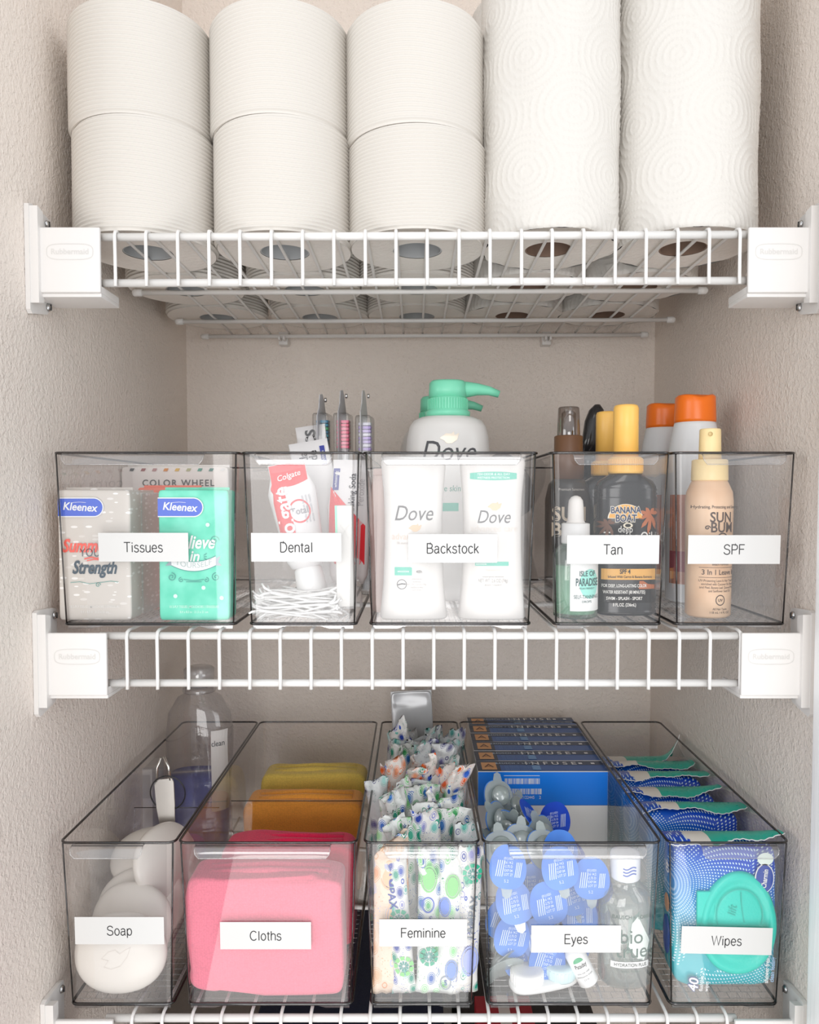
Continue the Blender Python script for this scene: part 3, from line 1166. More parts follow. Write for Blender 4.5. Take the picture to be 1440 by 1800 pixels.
def deco_teal(m, S):
    logo_badge(m, S, -.0292, .0945, .037, .0145)
    m.text(S, 'Believe', .0150, .0000, .0650, PURE, sx=.8, shear=.3, bold=.025)
    m.text(S, 'in', .0130, .0005, .0535, PURE, sx=.9, shear=.25, bold=.02)
    for k in (-1, 0, 1):
        m.line(S, [(.0085, .0535 + k * .001), (.0110, .0535 + k * .0028)], .0005, TEALD)
    # ribbon
    rib = lambda o: [(x, .0415 + o + 14 * x * x) for x in np.linspace(-.0185, .0185, 15)]
    m.add([S(x, z, .00025) for x, z in rib(-.0002)] + [S(x, z, .00025) for x, z in rib(.0078)], [[i, i + 1, 16 + i, 15 + i] for i in range(14)], PURE, False)
    m.line(S, rib(-.0002), .0005, TEALD)
    m.line(S, rib(.0078), .0005, TEALD)
    for sg in (-1, 1):
        m.poly(S, [(sg * .0145, .0505), (sg * .0225, .0540), (sg * .0205, .0490), (sg * .0235, .0460), (sg * .0185, .0460)], mat('9aa3ad', .5), .0002)
        m.line(S, spiral(sg * .0185, .0365, .0036, 1.5, sg, R(90)), .0006, TEALD)
        m.line(S, spiral(sg * .0105, .0340, .0022, 1.3, -sg, R(90)), .0005, TEALD)
        m.line(S, spiral(sg * .0175, .0670, .0040, 1.4, sg), .0005, TEALD)
    m.text(S, 'YOURSELF', .0066, 0, .0460, mat('b9c7c4', .5), sx=.98, arc=14, e=.0005, space=1.02)
    m.line(S, [(-.0085, .0345), (-.002, .0335), (.002, .0335), (.0085, .0345)], .0005, TEALD)
    m.line(S, [(-.0065, .0325), (.0065, .0325)], .0005, TEALD)
    for x, z in ((.0120, .0800), (.0080, .0275), (-.0155, .0205), (.0230, .0190)):
        m.disc(S, x, z, .0017, .0017, mat('d6fbf0', .5), n=16)
    W2 = mat('d0f7ea', .5)
    m.text(S, '10 3-PLY TISSUES | MOUCHOIRS 3 ÉPAISSEURS', .0030, 0, .0115, W2, sx=.68, bold=.01)
    m.text(S, '8.4 x 8.3 in · 21.5 x 21 cm', .0028, 0, .0072, W2, sx=.8, bold=.01)


def deco_wheel(m, S):
    m.text(S, 'COLOR WHEEL', .0095, .004, .1170, mat('4a4542', .5), sx=.98, bold=.012, space=1.22)
    cs = ['4b4a4a', '9c5a5a', 'b98a8a', 'd88a2e', 'd9b24a', 'b4b489', '4f9a86', '5f8f86', 'e0e0dd']
    for i, c in enumerate(cs):
        x = -.047 + i * .0118
        m.poly(S, [(x, .1295), (x + .0042, .1295), (x + .0058, .1325), (x + .0016, .1325)], mat(c, .5))


pack('grey dashed tissue pack lettered Strength, front left of the Tissues bin', (at(176, 1000, .02).x, .0220, FM), .0605, .026, .109, GREYF, 0, deco_grey)
pack('grey dashed tissue pack standing edge-on between the grey and coral packs', (at(247, 1000, .06).x, .0700, FM), .056, .017, .107, GREYF, R(90))
pack('plain coral tissue pack half hidden behind the mint one', (at(300, 1000, .11).x, .120, FM), .060, .026, .112, CORAL)
pack('mint green tissue pack lettered YOURSELF, front right of the Tissues bin', (at(348, 1000, .02).x, .0215, FM), .0585, .026, .109, TEALF, 0, deco_teal)
pack('wide pale pack lettered COLOR WHEEL at the back of the Tissues bin', (at(309, 1000, .17).x, .185, FM), .112, .030, .1345, mat('ece7e2', .5), 0, deco_wheel)

# ================================================================ Dental bin
TUBEW = mat('e2dfdf', .3)
TRED = mat('e5303a', .3)


def paste(label, loc, rot, print_, length=.15, wd=.024):
    "toothpaste tube standing on its cap, crimp at the top"
    t = thing('toothpaste_tube', label, 'toothpaste', loc, rot, 'toothpaste tubes in the Dental bin')
    secs = [(.022, .0135, .0125, 2), (.03, .0175, .0150, 2), (.055, .019, .0135, 2), (.09, .0215, .0095, 2.2), (length - .012, wd, .0035, 2.6), (length - .01, wd, .0011, 3), (length, wd, .0009, 3)]
    m = MB()
    m.loft(secs, TUBEW, 40)
    m.obj('tube_body', t)
    m = MB()
    m.lathe([(.0125, 0), (.0135, .001), (.0120, .020), (.0085, .023)], mat('f4f3f2', .35), 36)
    m.obj('cap', t)
    m = MB()
    print_(m, surf(secs), length, wd)
    m.obj('print', t)
    return t


def pr_colg(m, S, l, w_):
    nx = 12

    def band(z0, z1f, mt, e):
        vs = []
        for i in range(nx + 1):
            x = -w_ * .98 + 2 * w_ * .98 * i / nx
            for k in range(4):
                z = z0 + (z1f(x) - z0) * k / 3
                vs.append(S(x * (.98 if z > l - .02 else .93), z, e))
        m.add(vs, [[i * 4 + k, i * 4 + k + 1, i * 4 + k + 5, i * 4 + k + 4] for i in range(nx) for k in range(3)], mt, False)
    band(l - .001, lambda x: l - .022 + 14 * x * x, TRED, .0003)
    m.text(S, 'Colgate', .0075, 0, l - .0125, PURE, sx=.9, shear=.2, bold=.01, e=.0016, ang=.12)
    m.disc(S, .004, l - .045, .0095, .0105, TRED, .0003, r0=.86)
    m.text(S, 'Total', .0085, .004, l - .045, mat('8d8a90', .4), sx=.85, e=.0005, bold=.01)
    vs = [(-.016, .03), (-.002, .03), (-.003, .06), (-.006, .09), (-.013, .105), (-.0175, .095)]
    m.poly(S, vs, TRED, .0004)
    m.text(S, 'Colgate', .019, -.0085, .068, PURE, sx=.9, e=.0009, ang=R(90), bold=.02)
    for k in range(3):
        m.text(S, 'whole mouth health', .0030, .0085 + k * .003, .072, mat('9a9aa2', .4), e=.0007, ang=R(90))
    m.disc(S, .009, .038, .006, .009, mat('2e7a5f', .4), .0004)


def pr_soda(m, S, l, w_):
    m.text(S, 'Baking Soda', .0085, .003, l - .030, mat('4b4b50', .4), sx=.85, e=.0006, ang=R(90), bold=.01)
    m.text(S, 'Peroxide', .0085, .011, l - .030, mat('6f6f78', .4), sx=.8, e=.0006, ang=R(90), bold=.01)
    m.rect(S, -.016, -.010, l - .028, l - .008, mat('2a2f8c', .4), .0005)
    m.text(S, 'whitening', .004, -.013, l - .018, PURE, e=.0009, ang=R(90))
    m.poly(S, [(-.018, .04), (.016, .04), (.016, .075), (-.018, .11)], TRED, .0006)


def pr_dark(m, S, l, w_):
    m.text(S, 'da', .011, -.006, l - .014, mat('3c3c40', .4), sx=.9, e=.0006, ang=R(90), bold=.02)
    m.text(S, 'de', .011, .003, l - .014, mat('3c3c40', .4), sx=.9, e=.0006, ang=R(90), bold=.02)
    m.rect(S, .010, .0145, l - .024, l - .006, mat('27308f', .4), .0005)
    m.text(S, 'White', .0038, .0122, l - .015, PURE, e=.0009, ang=R(90))


paste('red and white toothpaste tube leaning left with its red crimped top', (at(548, 1040, .04).x, .046, FM + .020), (R(-3), R(-11.5), R(4)), pr_colg, .116, .0165)
paste('white toothpaste tube lettered Baking Soda against the right of the Dental bin', (at(610, 1040, .06).x, .068, FM + .002), (R(-3), R(1), R(-8)), pr_soda, .135, .017)
paste('tall white toothpaste tube rising above the rim of the Dental bin', (at(592, 1040, .1).x, .108, FM), (R(2), R(-10), R(4)), pr_dark, .158, .0185)
paste('pale grey toothpaste tube furthest back in the Dental bin', (at(590, 1040, .15).x, .150, FM), (R(2), R(-8), 0), lambda m, S, l, w_: m.text(S, 'CS', .014, 0, l - .012, mat('4a4a4c', .4), e=.0007, ang=R(90), bold=.03), .176, .015)

BLIS = clear((.96, .96, .96), .07, .08, .03, edge=(.55, .55, .55))


def brush(label, px, py_top, y, head, top_py, card):
    x = at(px, 800, y).x
    zt_ = at(px, top_py, y).z - FM
    zh = at(px, py_top, y).z - FM
    t = thing('toothbrush_package', label, 'toothbrush', (x, y, FM), (0, 0, R(-6)), 'packaged toothbrushes in the Dental bin')
    m = MB()
    m.prism([(-.020, 0), (.020, 0), (.020, zt_ - .022), (.011, zt_ - .006), (.003, zt_), (-.008, zt_ - .002), (-.012, zt_ - .016), (-.020, zt_ - .024)], .0045, .0053, mat(card, .35), T=Matrix.Rotation(R(90), 4, 'Z'))
    m.box(.0045 - .0098, .0053 - .0098, -.004, .004, 0, .002, mat(card, .35), .0002)
    m.obj('backing_card', t, label='grey printed card')
    m = MB()
    m.box(-.0115, .0043, -.014, .014, .004, zh + .006, BLIS, .003)
    m.obj('blister', t)
    m = MB()
    m.tube([(-.002, .004, .008), (-.002, .004, .07), (-.001, .004, zh - .028)], [.004, .005, .0028], mat('f2f2f4', .3), 12)
    m.box(-.0055, .0030, .0015, .006, zh - .030, zh, mat('f2f2f4', .3), .0012)
    m.obj('handle', t)
    m = MB()
    for i in range(8):
        m.box(-.0090, .0035, -.0070, .0014, zh - .029 + i * .0036, zh - .0262 + i * .0036, mat(head[i % len(head)], .6), .0005)
    m.obj('bristles', t)
    m = MB()
    m.lathe([(.0022, 0), (.0022, .002)], STEEL, 12, T=T_(.003, -.012, zt_ - .008, ry=R(-90)))
    m.obj('hang_hole_ring', t)
    return t


brush('toothbrush pack with a blue and green head, left of the three', 574, 738, .155, ['1f8fb4', '2a9ab8', '2a9ab8', '4fb8c8', '1f8fb4', '3cc27a', '2a9ab8', '1680a8'], 692, 'b4b4b8')
brush('toothbrush pack with a bright pink head, middle of the three', 610, 738, .150, ['ff5c86', 'ff7a9c'], 685, 'a5a5a8')
brush('toothbrush pack with a lavender head, right of the three', 648, 742, .150, ['b79ae0', 'e4e2ee', 'c8b2ea'], 685, 'b2b0b0')

t = thing('mint_box', 'small white box with a green edge standing right in the Dental bin', 'box', (at(607, 950, .02).x, .022, FM + .010), (0, R(-1), 0))
MB().box(-.0070, .0075, -.005, .012, 0, .086, mat('cfcdc9', .45), .001).obj('carton', t)
m = MB()
S = flat(-.005)
m.rect(S, -.0070, -.0052, .045, .086, mat('7fd3b4', .4))
m.line(S, [(-.003, .07), (.001, .064), (-.002, .058)], .0005, mat('c9c7c4', .5))
m.line(S, [(.005, .07), (.001, .064), (.004, .058)], .0005, mat('c9c7c4', .5))
m.obj('print', t)

# floss picks, one by one
PICK = mat('e4e3e1', .35)
random.seed(5)
pk = []
for v in range(3):
    m = MB()
    n = 9
    pts = [(-.028 + .056 * i / n, 0, .0035 * math.sin(math.pi * i / n) * (1 - .6 * v)) for i in range(n + 1)]
    m.tube(pts, [.0004] + [.0010] * (n - 2) + [.0013, .0013], PICK, 6)
    m.tube([(.027, 0, .0005), (.0335, .0005, .003), (.036, 0, .007)], [.0012, .0011, .0008], PICK, 6)
    m.tube([(.027, 0, .0005), (.0335, .0005, -.003), (.036, 0, -.005)], [.0012, .0011, .0008], PICK, 6)
    pk.append(m.mesh('floss_pick'))
for i in range(54):
    o = bpy.data.objects.new('floss_pick', pk[i % 3])
    C.objects.link(o)
    lv = i // 18
    o.location = (at(527, 1080, .02).x + random.uniform(-.005, .005), .020 + random.uniform(-.008, .018), FM + .0035 + lv * .0062 + random.uniform(0, .004))
    o.rotation_euler = (random.uniform(-1, 1), random.uniform(-.26, .26), random.uniform(-.40, .40) + (math.pi if i % 2 else 0))
    tag(o, 'thin white plastic floss pick in the pile on the floor of the Dental bin', 'floss pick', 'white floss picks piled in the Dental bin')

# ================================================================ Backstock bin
CREAM = mat('d0ccc8', .3)
MINT = mat('7fdcb8', .35)
MINTD = mat('3fb39c', .4)
GOLD = mat('d8b592', .4)
CHAR = mat('46464a', .5)


def bird(m, S, x, z, s_, mt, e=.0004):
    m.poly(S, [(x - s_, z - s_ * .10), (x - s_ * .35, z + s_ * .42), (x + s_ * .2, z + s_ * .38), (x + s_ * .45, z + s_ * .62), (x + s_ * .55, z + s_ * .25), (x + s_ * 1.0, z + s_ * .45), (x + s_ * .8, z - s_ * .25), (x + s_ * .25, z - s_ * .62), (x - s_ * .3, z - s_ * .60), (x - s_ * .55, z - s_ * .30)], mt, e)


def stick(label, px, y, deco, rz=0):
    t = thing('deodorant_stick', label, 'deodorant', (at(px, 1080, y).x, y, FM), (0, 0, rz), 'white deodorant sticks in the Backstock bin')
    secs = [(0, .0275, .0150, 3), (.0015, .0288, .0160, 3), (.012, .0275, .0158, 3), (.030, .0258, .0155, 3), (.06, .0248, .0152, 3), (.085, .0246, .0152, 3), (.105, .0252, .0155, 3), (.122, .0268, .0158, 3), (.132, .0276, .0158, 3), (.1355, .0268, .015, 3), (.1368, .024, .0125, 2.8)]
    m = MB()
    m.loft(secs, CREAM, 56)
    m.obj('case', t)
    S = surf(secs)
    m = MB()
    q = mat('cfcac6', .5)
    for zc, k in ((.0308, 6.5), (.1080, 3.5)):
        m.line(S, [(x, zc - .0040 + k * x * x) for x in np.linspace(-.0254, .0254, 19)], .0004, q, .0002)
    m.obj('seam', t)
    m = MB()
    deco(m, S)
    m.obj('print', t)


def deco_l(m, S):
    m.text(S, 'Dove', .0180, -.0005, .0890, CHAR, sx=.82, shear=.28, bold=.0)
    bird(m, S, .0010, .0775, .0055, GOLD)
    m.text(S, 'advanced care', .0078, .001, .0700, mat('cdb9aa', .5), sx=.86)
    m.text(S, '0% aluminum | alcohol', .0028, -.004, .0645, mat('a59c96', .5), sx=.8)
    m.disc(S, -.0075, .0560, .0066, .0066, mat('dad6d3', .5), r0=.93)
    m.disc(S, .001, .0500, .0066, .0066, mat('dad6d3', .5), r0=.93)
    m.rect(S, -.0160, -.0015, .0375, .0445, MINTD)
    m.text(S, 'sensitive', .0028, -.0088, .0410, PURE, e=.0006)
    m.text(S, '48h', .0036, .0045, .0405, CHAR, e=.0004)
    m.disc(S, -.0100, .0300, .0042, .0042, CHAR, r0=.86)
    m.line(S, [(-.0135, .0295), (-.0100, .0305), (-.0068, .0302)], .0010, CHAR)
    for k in range(5):
        m.text(S, ('antiperspirant', 'deodorant', 'NET WT. 2.6 OZ (74g)', 'invisible on skin', 'quick drying')[k], .0020, .0025, .0345 - k * .0023, mat('a9a6a4', .5), sx=.85)


def deco_r(m, S):
    m.add([S(x, .1205 + sg * (.0036 - 3.2 * x * x), .0003) for sg in (-1, 1) for x in np.linspace(-.0195, .0195, 13)], [[i, i + 1, 14 + i, 13 + i] for i in range(12)], MINTD, False)
    m.text(S, '72H ODOR & ALL DAY', .0027, 0, .1219, PURE, e=.0006)
    m.text(S, 'WETNESS PROTECTION', .0025, 0, .1190, PURE, e=.0006)
    bird(m, S, .0010, .0955, .0060, GOLD)
    m.text(S, 'Dove', .0155, 0, .0860, CHAR, sx=.82, shear=.28)
    m.text(S, 'advanced care', .0078, .001, .0765, mat('cdc4bb', .5), sx=.88)
    m.rect(S, -.0150, .0130, .0455, .0490, MINTD)
    m.text(S, 'sensitive', .0026, -.010, .0472, PURE, e=.0006)
    m.text(S, 'fragrance free', .0022, 0, .0420, mat('cfc0b2', .5))
    m.text(S, 'antiperspirant deodorant', .0022, 0, .0365, mat('908d8a', .5), sx=.8)
    m.text(S, 'NET WT. 2.6 OZ (74g)', .0042, 0, .0330, mat('908d8a', .5), sx=.62)
    m.text(S, 'glycerin + vitamin E', .0022, 0, .0295, mat('908d8a', .5), sx=.8)


stick('white deodorant stick on the left, with a round stamp low on its front', 727, .026, deco_l, R(1))
stick('white deodorant stick on the right, with a green lozenge near its top', 864, .026, deco_r, R(-1))


def pump(label, px, y, h0, deco):
    t = thing('pump_bottle', label, 'pump bottle', (at(px, 800, y).x, y, FM), group='lotion pump bottles in the Backstock bin')
    secs = [(0, .040, .026, 2.8), (.003, .0432, .0290, 2.8), (.02, .0440, .0300, 2.8), (.10, .0440, .0300, 2.8), (.135, .0432, .0300, 2.7), (h0 - .022, .0412, .0290, 2.6), (h0 - .011, .0385, .0275, 2.5), (h0 - .005, .0345, .0250, 2.3), (h0 - .0015, .0270, .0220, 2.1), (h0, .0190, .0175, 2)]
    m = MB()
    m.loft(secs, mat('dcdad7', .3), 56)
    m.obj('bottle_body', t)
    if deco:
        m = MB()
        deco(m, surf(secs))
        m.obj('print', t)
        m = MB()
        bird(m, surf(secs), .0005, .1610, .0095, mat('e9ddcc', .3, metal=.2))
        m.obj('gold_emblem', t)
    m = MB()
    m.lathe([(.0225, h0 - .001), (.0228, h0 + .004), (.0205, h0 + .0055), (.0200, h0 + .017), (.0170, h0 + .019)], MINT, 44)
    for i in range(44):
        a = 2 * math.pi * i / 44
        m.box(.0198, .0206, -.0006, .0006, h0 + .006, h0 + .0165, MINT, T=T_(rz=a))
    m.obj('collar', t)
    m = MB()
    m.loft([(h0 + .018, .0192, .0175, 2.4), (h0 + .026, .0190, .0172, 2.4), (h0 + .0325, .0186, .0165, 2.4), (h0 + .0350, .0165, .0145, 2.4)], MINT, 40)
    m.tube([(0, 0, h0 + .0265), (.018, 0, h0 + .0268), (.030, 0, h0 + .0270), (.042, 0, h0 + .0255), (.0520, 0, h0 + .0220)], [.0085, .0082, .0062, .0046, .0036], MINT, 16)
    m.obj('pump_head', t)
    return t


def deco_pump(m, S):
    q = mat('e9ddcc', .3, metal=.2)
    m.text(S, 'Dove', .0290, -.001, .1465, CHAR, sx=.84, shear=.28, bold=.0)
    m.text(S, 'sensitive skin care', .0085, 0, .1110, mat('2f8f7c', .5), sx=.85, shear=.1)
    m.rect(S, -.024, .0095, .0890, .0970, MINTD)


pump('large white pump bottle with a mint green pump behind the two deodorant sticks', 787, .150, .1845, deco_pump)
pump('second mint pump bottle hidden almost wholly behind the first one', 768, .255, .182, None)

t = thing('hair_brush', 'dark brown curved brush back leaning at the right rear of the Backstock bin', 'brush', (at(893, 800, .22).x - .001, .235, FM), (0, R(4), 0))
BRN = mat('2e1c18', .35)
MB().sq(.0250, .006, .038, .9, .9, BRN, 40, 24, T=T_(-.004, 0, .116, ry=R(-32))).obj('paddle', t)
m = MB().tube([(-.002, 0, .004), (.003, 0, .05), (.004, 0, .09)], [.009, .0085, .009], BRN, 16)
m.obj('handle', t)

t = thing('pleated_pouch', 'pinkish taupe pleated pouch at the left side of the Backstock bin', 'pouch', (at(664, 950, .09).x + .0035, .085, FM))
m = MB()
m.loft([(z, .0080 + .001 * math.sin(z * 90), .038 * (1 - .2 * (z / .13) ** 3), 2.6) for z in np.linspace(.0008, .122, 14)], mat('c9b0a8', .6, bump=.5, bscale=20, stretch=(1, 6, .6)), 60, disp=lambda P: (P[0] + .0014 * math.sin(P[1] * 520) * (1 if P[2] < .12 else .3), P[1], P[2]))
m.obj('pouch_body', t)
MB().box(-.006, .006, -.028, .028, .1215, .1285, mat('b79d96', .6), .002).obj('top_hem', t)

# ================================================================ Tan bin
YEL = mat('f3bf62', .35)
BLK = mat('2b2a2b', .18, coat=.3)
BRWN = mat('6d4c35', .4)


def spraycap(m, r, z0, h, mt, ribs=True):
    m.lathe([(r * 1.42, z0), (r * 1.45, z0 + .002), (r * 1.40, z0 + h * .30), (r * 1.2, z0 + h * .33)], mt, 44)
    if ribs:
        for i in range(44):
            m.box(r * 1.38, r * 1.46, -.0005, .0005, z0 + .002, z0 + h * .28, mt, T=T_(rz=2 * math.pi * i / 44))


t = thing('spray_bottle', 'black spray bottle with a brown collar and smoky cap in the Tan bin', 'spray bottle', (at(993, 800, .12).x + .0035, .120, FM))
secs = [(0, .021, .021, 2), (.002, .0222, .0222, 2), (.100, .0222, .0222, 2), (.115, .0190, .0190, 2), (.120, .0150, .0150, 2)]
MB().loft(secs, mat('3c3836', .3), 44).obj('bottle_body', t)
m = MB()
S = surf(secs)
m.text(S, 'SUN', .0185, -.002, .086, mat('ead9c2', .5), sx=.9, bold=.025)
m.text(S, 'BUM', .0185, -.002, .071, mat('ead9c2', .5), sx=.9, bold=.025)
m.text(S, 'Premium Sunscreen', .0036, 0, .110, mat('d8d2ca', .5), sx=.85)
m.obj('print', t)
m = MB()
h = at(993, 766, .12).z - FM
m.lathe([(.0150, .118), (.0152, h - .018), (.0138, h - .016), (.0138, h - .001), (.0125, h)], BRWN, 44)
m.obj('collar', t)
m = MB()
h2 = at(993, 716, .12).z - FM
m.lathe([(.0070, h), (.0070, h2 - .006), (.0050, h2 - .004)], mat('7a6552', .4), 32)
m.obj('nozzle', t)
m = MB()
m.lathe([(.0112, h), (.0102, h2 - .001), (.0092, h2)], clear((.72, .68, .66), .16, .05, edge=(.35, .3, .28)), 40, cap0=False)
m.obj('overcap', t, label='clear smoky overcap')

GLG = clear((.80, .93, .86), .14, .04, .12, edge=(.45, .62, .55), milkcol=(.62, .80, .70, 1))
t = thing('dropper_bottle', 'small green glass dropper bottle with a white bulb, front left of the Tan bin', 'dropper bottle', (at(1008, 1000, .03).x + .002, .0315, FM))
m = MB()
secs = [(0, .0175, .0175, 2), (.0015, .0192, .0192, 2), (.054, .0192, .0192, 2), (.0605, .0150, .0150, 2), (.0635, .0100, .0100, 2)]
m.loft(secs, GLG, 44)
m.obj('glass_body', t)
MB().lathe([(.0168, .0035), (.0172, .0045), (.0172, .044)], mat('9cc7ab', .2), 36).obj('serum', t)
m = MB()
S = surf(secs)
m.rect(S, -.0080, .0185, .007, .0480, mat('f3f4f2', .4), .0003, 16)
m.disc(S, .0095, .0300, .0100, .0125, mat('9fe4d6', .4), .0005, 24, 90, 270)
m.disc(S, .0095, .0300, .0070, .0125, mat('9fe4d6', .4), .0005, 24, -90, 90)
G = mat('3d5a5a', .5)
m.text(S, 'ISLE OF', .0062, .0065, .0385, G, sx=.72, e=.0008, bold=.015)
m.text(S, 'PARADISE', .0090, .0065, .0312, G, sx=.52, e=.0008, bold=.02)
m.text(S, 'VEGAN FRIENDLY', .0022, .006, .0262, G, sx=.8, e=.0008)
m.text(S, 'SELF-TANNING', .0044, .006, .0190, G, sx=.75, e=.0008)
m.text(S, 'DROPS', .0028, .006, .0150, G, e=.0008)
m.obj('front_label', t)
m = MB()
m.lathe([(.0118, .0630), (.0122, .064), (.0120, .0800), (.0105, .0806)], mat('f1f0ee', .35), 40)
m.obj('collar', t)
m = MB()
m.lathe([(.0085, .0804), (.0070, .0830), (.0066, .095), (.0060, .1000), (.0040, .1030), (.0012, .1042)], mat('e9e5e0', .5), 32, cap1=True)
m.obj('rubber_bulb', t)


def palm(m, S, x, z, s_, mt):
    for a, l in ((200, 1.0), (235, 1.25), (262, 1.5), (290, 1.2), (168, .9), (130, .6), (60, .5), (10, .6)):
        A = R(a)
        d = (math.cos(A), math.sin(A))
        n_ = (-d[1], d[0])
        pts = [(x, z)]
        pts += [(x + d[0] * s_ * l * q + n_[0] * s_ * .16 * w_, z + d[1] * s_ * l * q + n_[1] * s_ * .16 * w_) for q, w_ in ((.35, .9), (.7, 1), (1, 0), (.75, -.7), (.35, -.6))]
        m.poly(S, pts, mt, .0005)


def boat(label, px, y, h, deco):
    t = thing('tanning_oil_bottle', label, 'tanning oil', (at(px, 800, y).x, y, FM), group='black tanning oil bottles in the Tan bin')
    base = .118
    secs = [(0, .0240, .0150, 3), (.002, .0268, .0165, 3.2)]
    for k in range(3):
        secs += [(.0035 + k * .0030, .0268, .0166, 3.2), (.0050 + k * .0030, .0260, .0158, 3.2)]
    secs += [(.0120, .0266, .0164, 3.2), (.1010, .0266, .0164, 3.2)]
    for k in range(3):
        secs += [(.1025 + k * .0034, .0268, .0166, 3.2), (.1042 + k * .0034, .0259, .0157, 3.2)]
    secs += [(.112, .0262, .0160, 3), (.117, .0235, .0150, 2.8), (.1225, .0150, .0125, 2.3), (.1245, .0125, .0120, 2)]
    m = MB()
    m.loft(secs, BLK, 56)
    m.obj('bottle_body', t)
    if deco:
        m = MB()
        deco(m, surf([s for s in secs if s[1] not in (.0259, .0260)]))
        m.obj('print', t)
    m = MB()
    spraycap(m, .0104, .1235, .0445, YEL)
    m.obj('collar', t)
    m = MB()
    m.lathe([(.0110, .1235 + .0135), (.0108, h - .003), (.0098, h - .0006), (.0080, h)], YEL, 40)
    m.obj('cap', t)


def deco_boat(m, S):
    O = mat('b8683c', .5)
    palm(m, S, .0180, .0885, .0120, O)
    palm(m, S, -.0185, .0800, .0095, mat('6d4a38', .5))
    m.poly(S, [(.008, .0235), (.0225, .0235), (.0225, .0270), (.016, .0280), (.012, .0305), (.0085, .0305)], O, .0005)
    m.disc(S, -.0040, .0845, .0150, .0125, mat('f3ead8', .4), .0004, 32, 0, 180)
    m.disc(S, -.0040, .0850, .0140, .0115, mat('f2b14c', .4), .0006, 32, 0, 180)
    m.text(S, 'BANANA', .0078, -.0040, .0915, mat('f3ead8', .4), sx=.8, bold=.09, e=.0009)
    m.text(S, 'BANANA', .0078, -.0040, .0915, mat('26345a', .4), sx=.8, bold=.025, e=.0012)
    m.text(S, 'BOAT', .0086, -.0038, .0845, mat('f3ead8', .4), sx=.8, bold=.09, e=.0009)
    m.text(S, 'BOAT', .0086, -.0038, .0845, mat('26345a', .4), sx=.8, bold=.025, e=.0012)
    m.disc(S, -.0020, .0785, .0042, .0024, mat('e9dfc8', .4), .0006, 20, r0=.6)
    W2 = mat('efece6', .4)
    m.text(S, 'deep', .0082, -.0040, .0750, W2, sx=.8)
    m.text(S, 'Tanning Oil', .0115, -.001, .0685, W2, sx=.78, bold=.01)
    m.rect(S, -.0235, .0235, .0315, .0410, mat('edb35e', .4), .0003, 20)
    m.text(S, 'SPF 4', .0056, -.0040, .0384, mat('2c2a2a', .4), sx=.75, e=.0008, bold=.02)
    m.text(S, 'Infused With Carrot & Banana Extracts', .0030, .0006, .0340, mat('2c2a2a', .4), sx=.8, e=.0008, bold=.01)
    for k, s_ in enumerate(('FOR DEEP, LONG-LASTING COLOR', 'WATER RESISTANT (80 MINUTES)', 'SWIM - SPLASH - SPORT', '8 FL.OZ. (236mL)')):
        m.text(S, s_, .0039, -.0042, .0262 - k * .0055, W2, sx=(.62, .62, .75, .7)[k], bold=.02, e=.0006)


boat('black ribbed tanning oil bottle in front with palm print and taller yellow cap', 1100, .0480, at(1095, 711, .048).z - FM - .0005, deco_boat)
boat('black tanning oil bottle with a yellow cap standing behind its twin', 1067, .125, at(1062, 724, .125).z - FM, None)

t = thing('trigger_spray', 'glossy black trigger spray head behind the yellow caps', 'spray bottle', (at(1034, 800, .2).x + .004, .200, FM), (0, 0, R(15)))
MB().loft([(0, .018, .018, 2), (.002, .0195, .0195, 2), (.11, .0195, .0195, 2), (.128, .010, .010, 2)], BLK, 36).obj('bottle_body', t)
m = MB()
hz = at(1040, 711, .2).z - FM
m.lathe([(.0125, .127), (.0125, .146), (.0095, .149)], BLK, 32)
m.obj('collar', t)
m = MB()
m.loft([(.148, .0120, .008, 2.2, -.004, 0), (.165, .0110, .008, 2.2, 0, 0), (hz - .018, .0100, .008, 2.2, .002, 0), (hz - .006, .0080, .007, 2.2, .005, 0), (hz, .0030, .003, 2, .006, 0)], BLK, 32)
m.tube([(-.004, 0, .150), (-.019, 0, .158), (-.022, 0, .146)], [.003, .004, .003], BLK, 10)
m.obj('trigger_head', t)

# ================================================================ SPF bin
ORG = mat('fb7a1e', .3)
CANW = mat('e6e8ea', .22)


def can(label, px, y, top):
    h = at(px, top, y).z - FM
    t = thing('aerosol_can', label, 'sunscreen can', (at(px, 800, y).x, y, FM), group='white cans with orange caps in the SPF bin')
    rb = .0262
    secs = [(0, rb - .002, rb - .002, 2), (.003, rb, rb, 2), (h - .078, rb, rb, 2), (h - .060, rb * .965, rb * .965, 2), (h - .045, rb * .89, rb * .89, 2), (h - .030, rb * .77, rb * .77, 2), (h - .026, rb * .73, rb * .73, 2)]
    MB().loft(secs, CANW, 56).obj('can_body', t)
    S = surf(secs)
    m = MB()
    m.rect(S, -.0255, -.010, .018, .105, mat('c98d78', .5), .0002, 12)
    m.rect(S, -.0255, -.010, .030, .050, mat('a5505a', .5), .0004, 12)
    m.obj('print', t)
    m = MB()
    m.loft([(h - .027, .0196, .0196, 2), (h - .024, .0198, .0198, 2), (h - .008, .0190, .0190, 2.1), (h - .002, .0185, .0185, 2.3), (h, .0165, .0165, 2.3)], ORG, 48, disp=lambda P: (P[0], P[1], P[2] - (.0028 * math.exp(-(P[0] / .009) ** 2) if P[2] > h - .004 else 0)))
    m.obj('cap', t)


can('white aerosol can with an orange cap, the nearer of the two', 1221, .132, 695)
can('white aerosol can with an orange cap, the one behind', 1167, .232, 710)

